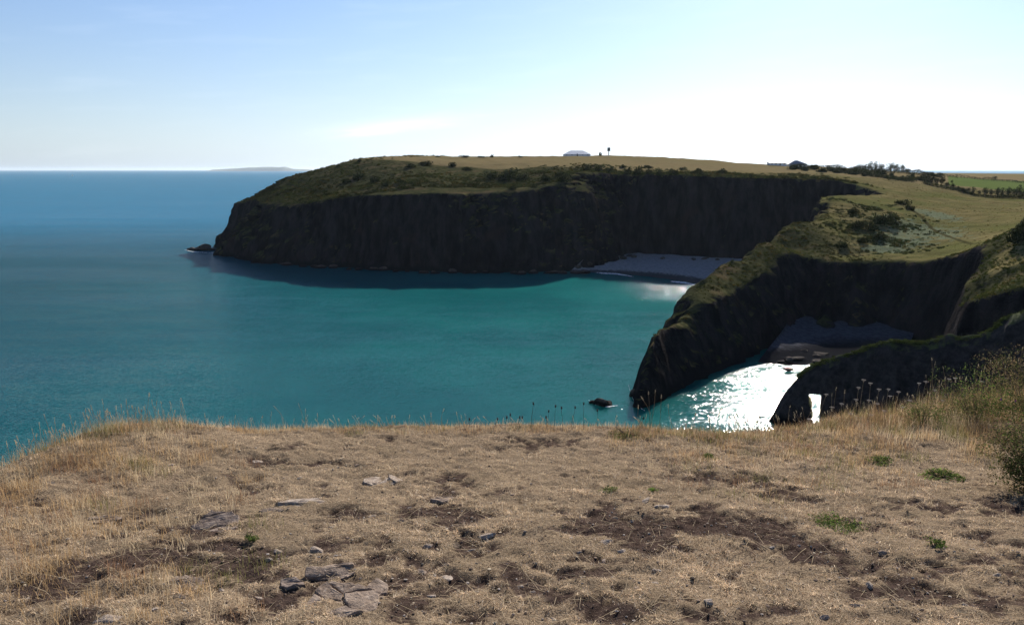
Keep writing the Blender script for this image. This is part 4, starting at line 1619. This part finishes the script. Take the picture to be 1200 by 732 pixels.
def instancer(name, P, rotz, scale, tint, which, meshes, label, cat):
    """points that each carry one clump of foliage"""
    objs = [bpy.data.objects.new(name + '_clump', me) for me in meshes]
    me = bpy.data.meshes.new(name)
    me.vertices.add(len(P))
    me.vertices.foreach_set('co', np.asarray(P, np.float32).ravel())
    for k, v in (('rotz', rotz), ('size', scale), ('pick', which)):
        a = me.attributes.new(k, 'FLOAT', 'POINT')
        a.data.foreach_set('value', np.asarray(v, np.float32))
    a = me.attributes.new('tint', 'FLOAT_COLOR', 'POINT')
    a.data.foreach_set('color', np.column_stack([tint, np.ones(len(P))]).astype(np.float32).ravel())
    o = link(name, me, label=label, cat=cat, kind='stuff')
    ng = bpy.data.node_groups.new(name, 'GeometryNodeTree')
    ng.interface.new_socket('Geometry', in_out='INPUT', socket_type='NodeSocketGeometry')
    ng.interface.new_socket('Geometry', in_out='OUTPUT', socket_type='NodeSocketGeometry')
    N = ng.nodes.new
    gi, go = N('NodeGroupInput'), N('NodeGroupOutput')
    iop = N('GeometryNodeInstanceOnPoints')
    j = N('GeometryNodeJoinGeometry')
    for ob in objs:
        oi = N('GeometryNodeObjectInfo')
        oi.inputs['Object'].default_value = ob
        oi.inputs['As Instance'].default_value = True
        ng.links.new(oi.outputs['Geometry'], j.inputs[0])
    iop.inputs['Pick Instance'].default_value = True

    def attr(nm, typ='FLOAT'):
        a_ = N('GeometryNodeInputNamedAttribute')
        a_.data_type = typ
        a_.inputs['Name'].default_value = nm
        return a_.outputs['Attribute']
    cx_ = N('ShaderNodeCombineXYZ')
    ng.links.new(attr('rotz'), cx_.inputs[2])
    e2r = N('FunctionNodeEulerToRotation')
    ng.links.new(cx_.outputs[0], e2r.inputs[0])
    sc_ = N('ShaderNodeCombineXYZ')
    sz = attr('size')
    for i in range(3):
        ng.links.new(sz, sc_.inputs[i])
    ng.links.new(gi.outputs[0], iop.inputs['Points'])
    ng.links.new(j.outputs[0], iop.inputs['Instance'])
    ng.links.new(attr('pick', 'INT'), iop.inputs['Instance Index'])
    ng.links.new(e2r.outputs[0], iop.inputs['Rotation'])
    ng.links.new(sc_.outputs[0], iop.inputs['Scale'])
    ng.links.new(iop.outputs[0], go.inputs[0])
    md = o.modifiers.new('clumps', 'NODES')
    md.node_group = ng
    return o


def build_scrub():
    rg = np.random.default_rng(51)
    meshes = [scrub_clump(500 + i, 70, 0.75, SC_COLS, 0.22) for i in range(4)]
    out = []

    def zone(n, x0, x1, y0, y1, acc, smin, smax, tint, tvar=0.75, maxsl=1.05):
        x, y = rg.uniform(x0, x1, n), rg.uniform(y0, y1, n)
        z, d, wd = land_z(x, y)
        e = 0.7
        sl = np.hypot(land_z(x + e, y)[0] - z, land_z(x, y + e)[0] - z) / e
        k = (d > 1.5) & (z > 4) & (sl < maxsl) & (rg.random(n) < acc(x, y, z, d, sl))
        x, y, z = x[k], y[k], z[k]
        m_ = len(x)
        sz = smin + (smax - smin) * rg.random(m_) ** 2.2
        big = fbm2(x, y, 14, 3, 201)
        t = np.array(tint)[None] * (1 + tvar * big[:, None] + rg.normal(0, 0.16, (m_, 1)))
        # some dead brown and some grey green
        br = rg.random(m_) < 0.16
        t[br] = t[br] * np.array([1.7, 1.15, 1.0])
        out.append((np.stack([x, y, z - 0.12 * sz], 1), sz, np.clip(t, 0.008, 0.4)))
    patch = lambda x, y, s, sd: sstep(-0.25, 0.35, fbm2(x, y, s, 3, sd))
    # far headland: heath on the brow above the cliff, thinning into pasture behind
    zone(52000, -175, 175, 385, 560, lambda x, y, z, d, sl: (0.25 + 0.75 * patch(x, y, 16, 211)) * sstep(95, 35, d + 0.25 * np.maximum(x, 0)), 0.5, 1.5, (0.058, 0.062, 0.024))
    zone(5000, -175, 180, 385, 470, lambda x, y, z, d, sl: sstep(26, 6, d) * (d > 5), 0.8, 2.0, (0.034, 0.038, 0.016))
    # near ridge and its knoll
    zone(40000, 15, 150, 150, 340, lambda x, y, z, d, sl: (0.35 + 0.65 * patch(x, y, 9, 221)) * sstep(112, 92, x - (y - 220) * 0.16), 0.25, 0.85, (0.080, 0.078, 0.030))
    zone(5000, 100, 150, 235, 330, lambda x, y, z, d, sl: patch(x, y, 12, 231) * np.exp(-((x - 122 - (y - 275) * 0.3) / 16) ** 2), 0.5, 1.2, (0.045, 0.052, 0.022))
    # spur on the right
    zone(16000, 75, 150, 140, 215, lambda x, y, z, d, sl: 0.4 + 0.6 * patch(x, y, 7, 241), 0.25, 0.8, (0.065, 0.075, 0.026), maxsl=1.8)
    zone(2600, 95, 160, 235, 310, lambda x, y, z, d, sl: np.exp(-((x - 128 - (y - 270) * 0.35) / 10) ** 2) * patch(x, y, 6, 261), 0.3, 0.7, (0.16, 0.18, 0.11), 0.4)
    # pasture tussocks
    zone(9000, 110, 330, 200, 460, lambda x, y, z, d, sl: 0.3 + 0.7 * patch(x, y, 30, 251), 0.18, 0.45, (0.17, 0.145, 0.06))
    # fin crest
    u = rg.random(900)
    s = np.linspace(0, 1, len(FIN))
    fx, fy, fz = (np.interp(0.2 + 0.75 * u, s, FIN[:, i]) for i in range(3))
    sz = rg.uniform(0.2, 0.55, 900)
    t = np.array([[0.075, 0.085, 0.03]]) * rg.uniform(.6, 1.4, (900, 1))
    out.append((np.stack([fx, fy + rg.normal(0, 0.45, 900), fz - 0.25 * sz - 0.1 + rg.normal(0, .12, 900)], 1), sz, t))
    P = np.concatenate([o[0] for o in out])
    sz = np.concatenate([o[1] for o in out])
    tn = np.concatenate([o[2] for o in out])
    instancer('heath_scrub', P, rg.uniform(0, 6.283, len(P)), sz, tn, rg.integers(0, 4, len(P)), meshes, 'low heath, gorse and bracken covering the headland tops', 'scrub')


build_scrub()

# ------------------------------------------------------------------ single bushes, trees and hedges on the headlands
MAT_FAR = mat_leaf('far_leaf', 0.25)
FAR_G = [(0.030, 0.036, 0.016), (0.040, 0.046, 0.018), (0.024, 0.030, 0.014)]
FAR_T = [(0.028, 0.036, 0.016), (0.038, 0.044, 0.022), (0.022, 0.027, 0.014)]


def bush_mesh(seed):
    rg = np.random.default_rng(seed)
    v, f, c = leaf_cloud(420, 1, 1, 1, 0.13, FAR_G, rg, lobes=9, upper=True)
    a, b = stems(6, 0.6, 0.8, rg, 0.03)
    fs = [np.asarray(x) for x in b]
    return mesh_data('far_bush', *merge([(v, f), (a, fs)]), MAT_FAR, False, np.concatenate([c, np.tile([[0.05, 0.04, 0.03]], (len(a), 1))]))


BUSHES = [bush_mesh(700 + i) for i in range(5)]


def spot(px, py, fall):
    q = ground_px(px, py)
    if q is None:
        q = at_y(px, py, fall)
        q[2] = float(land_z(q[0], q[1])[0])
    return q


def far_bush(px, py, wpx, hpx, label, fall=560, group='bushes on the far headland'):
    q = spot(px, py, fall)
    dist = np.hypot(q[0], q[1])
    o = link('far_bush', BUSHES[random.randrange(5)], loc=(q[0], q[1], q[2] - 0.1), label=label, cat='bush', group=group)
    rx, h = wpx / 2 * dist / F_PX, hpx * dist / F_PX
    o.scale = (rx * 1.15, max(rx, 1.0), h * 1.15)
    o.rotation_euler = (0, 0, random.uniform(0, 6.28))


BAND = 'dark rounded bush in the scrub band below the skyline copse'
_r = random.Random(4)
for k in range(34):
    px = 930 + 165 * k / 33
    far_bush(px + _r.uniform(-3, 3), np.interp(px, [930, 1000, 1060, 1095], [199.5, 206, 212, 215]) - _r.uniform(0, 5), _r.uniform(7, 14), _r.uniform(3.5, 6), BAND, 600, 'scrub band below the copse')
BROW = 'dark rounded bush on the brow of the far cliff'
SKYB = 'small dark bush standing on the far headland skyline'
for px, py, a, b in ((580, 209, 24, 9), (596, 210, 28, 12), (612, 211, 18, 8), (700, 201, 20, 8), (688, 199, 12, 6), (714, 202, 12, 6), (735, 208, 10, 8), (747, 207, 13, 10), (760, 206, 10, 6), (773, 209, 10, 8), (790, 208, 11, 9), (820, 204, 10, 8),
                     (812, 204, 9, 5), (846, 203, 16, 5), (880, 208, 8, 5), (655, 207, 14, 7), (640, 212, 16, 8), (660, 213, 16, 9), (530, 195, 12, 5), (500, 193, 16, 5), (480, 197, 14, 6), (440, 213, 14, 6), (420, 209, 18, 7), (452, 218, 14, 6), (548, 200, 14, 5),
                     (470, 214, 12, 5), (625, 220, 12, 5), (600, 222, 12, 5), (730, 197, 10, 4), (405, 214, 12, 5), (760, 197, 12, 4), (800, 199, 9, 4)):
    far_bush(px, py, a, b, BROW)
for px, py, a, b in ((421, 189.5, 6, 4), (396, 195.5, 5, 3), (576, 184.5, 5, 4), (545, 184.5, 14, 2.5), (513, 184.5, 8, 2), (610, 184.5, 8, 2), (565, 185, 12, 2)):
    far_bush(px, py, a, b, SKYB, 560)
far_bush(703.3, 182.6, 4.6, 4.8, 'round dark bush between the long barn and the lookout mast on the skyline', 612, 'bushes on the far headland')
KN = 'dark gorse bush on the knoll above the near ridge'
for px, py, a, b in ((1035, 262, 26, 14), (1018, 270, 24, 12), (1048, 258, 14, 9), (1003, 268, 18, 8), (1030, 280, 20, 8), (1058, 240, 16, 7), (1066, 246, 12, 6), (1000, 250, 14, 6), (985, 290, 18, 8), (1010, 285, 14, 6)):
    far_bush(px, py, a, b, KN, 300, 'gorse on the knoll')
for px, py, a, b, lb in ((1192, 284, 22, 18, 'big dark bush on the crest of the grassy spur'), (1200, 274, 18, 14, 'dark bush just behind the big one on the spur crest')):
    far_bush(px, py, a, b, lb, 190, 'bushes on the spur')


def tree_mesh(seed):
    rg = np.random.default_rng(seed)
    # trunk and limbs, unit height
    ps = [tube([(0, 0, -0.05), (0.02, 0, 0.2), (rg.normal(0, .03), rg.normal(0, .03), 0.55)], [0.035, 0.028, 0.012], 6)]
    for k in range(7):
        a, z0 = rg.uniform(0, 6.283), rg.uniform(.15, .4)
        r = rg.uniform(.15, .3)
        ps.append(tube([(0.01, 0, z0), (math.cos(a) * r * .5, math.sin(a) * r * .5, z0 + .14), (math.cos(a) * r, math.sin(a) * r, z0 + rg.uniform(.2, .4))], [0.014, 0.01, 0.004], 4))
    tv, tf = merge(ps)
    v, f, c = leaf_cloud(700, .42, .42, .42, 0.035, FAR_T, rg, lobes=12)
    v[:, 2] = v[:, 2] * 1.3 + 0.47
    return mesh_data('trunk', tv, tf, WOOD), mesh_data('crown', v, f, MAT_FAR, False, c)


TREES = [tree_mesh(800 + i) for i in range(5)]


def tree(px, py, hpx, wf, label, group, fall, back=0.0):
    q = spot(px, py, fall)
    if back:
        s = (q[1] + back) / q[1]
        q = q * np.array([s, s, 1])
        q[2] = float(land_z(q[0], q[1])[0])
    h = hpx * 0.85 * np.hypot(q[0], q[1]) / F_PX
    root = link('hedgerow_tree', None, loc=(q[0], q[1], q[2] - 0.15), label=label, cat='tree', group=group)
    tm, cm_ = TREES[random.randrange(5)]
    link('trunk', tm, parent=root)
    link('crown', cm_, parent=root)
    root.scale = (h * wf, h * wf, h * 1.05)
    root.rotation_euler = (0, 0, random.uniform(0, 6.28))


ROWT = 'dark hedgerow tree in the row below the green field'
for px, py, h, wf in ((1084, 215, 9, 1.4), (1091, 217, 12, 1.3), (1098, 217.5, 12, 1.1), (1104, 217, 13, .9), (1109, 220, 8, 1.5), (1116, 222.5, 9, 1.1), (1122, 224, 7, 1.3), (1127.5, 226, 8, 1.5), (1134, 226, 7, 1.4), (1140, 228, 9, 1.4), (1147, 228, 6, 1.3),
                      (1154, 231, 13, 1.0), (1161, 231, 11, 1.0), (1168, 232, 14, .9), (1174, 232, 12, 1.1), (1181, 232, 14, 1.1), (1188, 232, 13, 1.0), (1194, 232, 15, 1.0), (1200, 233, 14, 1.0), (1206, 233, 15, 1.0)):
    tree(px, py, h, wf, ROWT, 'row of trees below the green field', 450)
SKYT = 'wind shaped tree in the copse on the skyline'
for px, h, wf in ((999, 5, 1.5), (1006, 7, 1.3), (1013, 8, 1.2), (1020, 8.5, 1.1), (1026, 8.5, 1.1), (1033, 7, 1.3), (1043, 9, 1.1), (1050, 9, 1.0), (1057, 8, .9), (1064, 5, 1.6)):
    tree(px, 201, h * 1.5, wf * 1.15, SKYT, 'copse on the skyline', 640)
tree(1116, 214.5, 4, 1.3, 'lone small tree standing inside the green field', None, 560)
tree(1166, 211, 5, 1.6, 'round tree rising from the hedge at the top of the green field', None, 690)


def hedge(pxs, hpx, label, n, fall, seed):
    rg = np.random.default_rng(seed)
    P = np.array([spot(px, py, fall) for px, py in pxs])
    s = np.concatenate([[0], np.cumsum(np.linalg.norm(np.diff(P[:, :2], axis=0), axis=1))])
    t = rg.random(n) * s[-1]
    x, y = np.interp(t, s, P[:, 0]), np.interp(t, s, P[:, 1])
    h = hpx * np.hypot(x, y) / F_PX * (0.7 + 0.5 * fbm2(t, t * 0, 9, 3, seed))
    x = x + rg.normal(0, 0.8, n)
    y = y + rg.normal(0, 0.8, n)
    z = land_z(x, y)[0] + h * rg.random(n) ** 0.7
    v, f, c = leaf_cloud(n, 1, 1, 1, 0.35, FAR_G, rg)
    v = v.reshape(n, 4, 3)
    v = v - v.mean(1, keepdims=True) + np.stack([x, y, z], 1)[:, None]
    o = P[0]
    link('hedge', mesh_data('hedge', v.reshape(-1, 3) - o, f, MAT_FAR, False, c), loc=o, label=label, cat='hedge')


hedge(((924, 198), (945, 198.5), (970, 200), (995, 203), (1020, 207), (1050, 211)), 7.5, 'long dark scrub hedge running from the gabled house down the slope', 7000, 560, 901)
hedge(((1000, 201), (1030, 202), (1062, 204), (1085, 207), (1104, 208)), 6.0, 'dark hedge under the skyline copse', 5000, 640, 903)
hedge(((1104, 207), (1130, 209), (1165, 212.5), (1200, 215), (1240, 217)), 3.6, 'thin hedge along the top of the green field', 2600, 690, 905)
hedge(((1082, 216), (1110, 222), (1140, 229), (1170, 232), (1210, 233.5)), 4.0, 'low hedge under the row of trees below the green field', 3000, 450, 907)
hedge(((1040, 211), (1060, 213), (1072, 213)), 7, 'dark thicket at the lower end of the scrub hedge', 1200, 480, 909)


# ------------------------------------------------------------------ buildings, mast and yacht
WHITE = plain('whitewash', (0.72, 0.71, 0.68), 0.8, scale=0.5, var=0.06)
SLATE = plain('slate_roof', (0.16, 0.16, 0.19), 0.6, 0.4, scale=0.8, var=0.12)
SHEET = plain('roof_sheet', (0.55, 0.55, 0.57), 0.5, 0.4, scale=0.6, var=0.1)
DARKW = plain('dark_opening', (0.03, 0.03, 0.035), 0.4, 0.5)


def building(name, px0, px1, pyb, y, hw, hr, depth, roof, label, hip=0.0, windows=4, turn=0.0):
    """walls, pitched roof with its ridge along the front, openings set into the front wall"""
    a, b = at_y(px0, pyb, y), at_y(px1, pyb, y)
    L = b[0] - a[0]
    c = (a + b) / 2
    zb = float(land_z(c[0], c[1])[0])
    zb = max(zb, c[2] - 0.5) if abs(zb - c[2]) > 3 else zb
    root = link(name, None, loc=(c[0], c[1], zb), label=label, cat='building')
    root.rotation_euler = (0, 0, turn)
    V, F = box(-L / 2, L / 2, 0, depth, -1.5, hw)
    gab = np.array([[-L / 2 + 0.0, 0, hw], [-L / 2, depth, hw], [-L / 2, depth / 2, hw + hr * 0.97], [L / 2, 0, hw], [L / 2, depth, hw], [L / 2, depth / 2, hw + hr * 0.97]])
    parts = [(V, F)]
    if hip == 0:
        parts.append((gab, np.array([[0, 2, 1], [3, 4, 5]])))
    V, F = merge(parts)
    link('wall', mesh_data('wall', V, F, WHITE), parent=root)
    o = 0.35
    hx = L / 2 + o
    R = np.array([[-hx, -o, hw - .1], [hx, -o, hw - .1], [hx, depth + o, hw - .1], [-hx, depth + o, hw - .1], [-hx + hip, depth / 2, hw + hr], [hx - hip, depth / 2, hw + hr]])
    R2 = R + np.array([0, 0, 0.14])
    Fq = np.array([[0, 1, 5, 4], [2, 3, 4, 5]])
    Ft = np.array([[1, 2, 5], [3, 0, 4]])
    V = np.concatenate([R, R2])
    side = [[0, 1, 7, 6], [2, 3, 9, 8]]
    q = [Fq + 6, np.array(side)]
    fs = [np.concatenate(q)]
    if hip > 0:
        fs.append(Ft + 6)
    else:
        fs[0] = np.concatenate([fs[0], Fq[:, ::-1], np.array([[1, 5, 11, 7], [5, 2, 8, 11], [3, 4, 10, 9], [4, 0, 6, 10]])])
    link('roof', mesh_data('roof', V, fs, roof), parent=root)
    for k in range(windows):
        x = -L / 2 + L * (k + 0.5) / windows
        if k == windows // 2:
            v, f = box(x - .5, x + .5, -0.04, 0.1, 0.0, 2.0)
            link('door', mesh_data('door', v, f, DARKW), parent=root)
        else:
            v, f = box(x - .55, x + .55, -0.03, 0.1, 0.9, min(hw - .3, 1.9))
            w_ = link('window', mesh_data('window', v, f, DARKW), parent=root)
            v, f = box(x - .62, x + .62, -0.08, -0.035, 0.78, 0.88)
            link('sill', mesh_data('sill', v, f, WHITE), parent=w_)
    return root


building('barn', 661, 692, 183.2, 612, 1.5, 2.8, 12, SHEET, 'long low white barn with a broad grey roof on the skyline', hip=5.5, windows=5)
building('shed', 902, 921.5, 194.2, 640, 1.9, 0.9, 7, SLATE, 'low white shed with a flat dark roof beside the gabled house', windows=4)
building('house', 924, 946, 196.4, 642, 2.0, 3.0, 10, SLATE, 'house with a pointed blue grey slate roof above the scrub hedge', hip=6.6, windows=4)


def build_mast():
    q = at_y(713.3, 183, 615)
    q[2] = float(land_z(q[0], q[1])[0])
    top = at_y(713.3, 173, 615)[2] - q[2]
    root = link('lookout_mast', None, loc=q, label='white post carrying a dark box, beside the long barn', cat='mast')
    v, f = tube([(0, 0, -.5), (0, 0, top * .5), (0, 0, top - 2.2)], [0.42, 0.38, 0.34], 8)
    link('post', mesh_data('post', v, f, WHITE), parent=root)
    v, f = box(-1.0, 1.0, -1.0, 1.0, top - 2.4, top)
    b_ = link('equipment_box', mesh_data('equipment_box', v, f, plain('mast_box', (0.10, 0.12, 0.12))), parent=root)
    v, f = box(-1.25, 1.25, -1.25, 1.25, top - 2.62, top - 2.42)
    link('platform', mesh_data('platform', v, f, SLATE), parent=b_)


build_mast()


def build_yacht():
    q = at_z(85, 206.5, 0)
    k = 1.1
    root = link('yacht', None, loc=q, label='tiny white sailing yacht far out on the open sea', cat='boat')
    n = 9
    V = []
    for i in range(n):
        t = i / (n - 1)
        w_ = 1.7 * math.sin(math.pi * min(1, t * 0.9 + 0.12)) ** 0.7
        for a, zz in ((-w_, 1.3), (-w_ * .7, 0.2), (0, -.5), (w_ * .7, .2), (w_, 1.3)):
            V.append(((t - .5) * 12 * k, a * k, zz * k))
    F = [[i * 5 + j, (i + 1) * 5 + j, (i + 1) * 5 + (j + 1) % 5, i * 5 + (j + 1) % 5] for i in range(n - 1) for j in range(5)]
    link('hull', mesh_data('hull', V, np.array(F), WHITE), parent=root)
    v, f = tube([(0, 0, 1), (0, 0, 16 * k)], [0.12, 0.08], 6)
    link('mast', mesh_data('mast', v, f, SHEET), parent=root)
    cloth = plain('sailcloth', (0.8, 0.8, 0.78), var=0.04)
    for nm, pts in (('mainsail', ((-.2, 0, 2.5), (-5.2, .5, 2.6), (-.2, 0, 15.5))), ('jib', ((5.6, 0, 1.6), (.4, .5, 2.4), (.2, 0, 14.5)))):
        P = np.array(pts) * k
        Q = P + np.array([0, 0.05, 0])
        link(nm, mesh_data(nm, np.concatenate([P, Q]), [np.array([[0, 1, 2], [5, 4, 3]]), np.array([[0, 3, 4, 1], [1, 4, 5, 2], [2, 5, 3, 0]])], cloth), parent=root)


build_yacht()

# ------------------------------------------------------------------ the air
def build_haze():
    v, f = box(-62000, 62000, -1500, 62000, -8, 150)
    m = bpy.data.materials.new('haze')
    m.use_nodes = True
    t = m.node_tree
    t.nodes.clear()
    o = t.nodes.new('ShaderNodeOutputMaterial')
    pv = t.nodes.new('ShaderNodeVolumePrincipled')
    pv.inputs['Color'].default_value = (0.76, 0.88, 1.0, 1)
    pv.inputs['Density'].default_value = HAZE
    pv.inputs['Anisotropy'].default_value = 0.3
    t.links.new(pv.outputs[0], o.inputs['Volume'])
    link('haze', mesh_data('haze', v, f, m), label='thin pale sea haze filling the air', cat='haze', kind='stuff')


HAZE = 1.5e-5
build_haze()
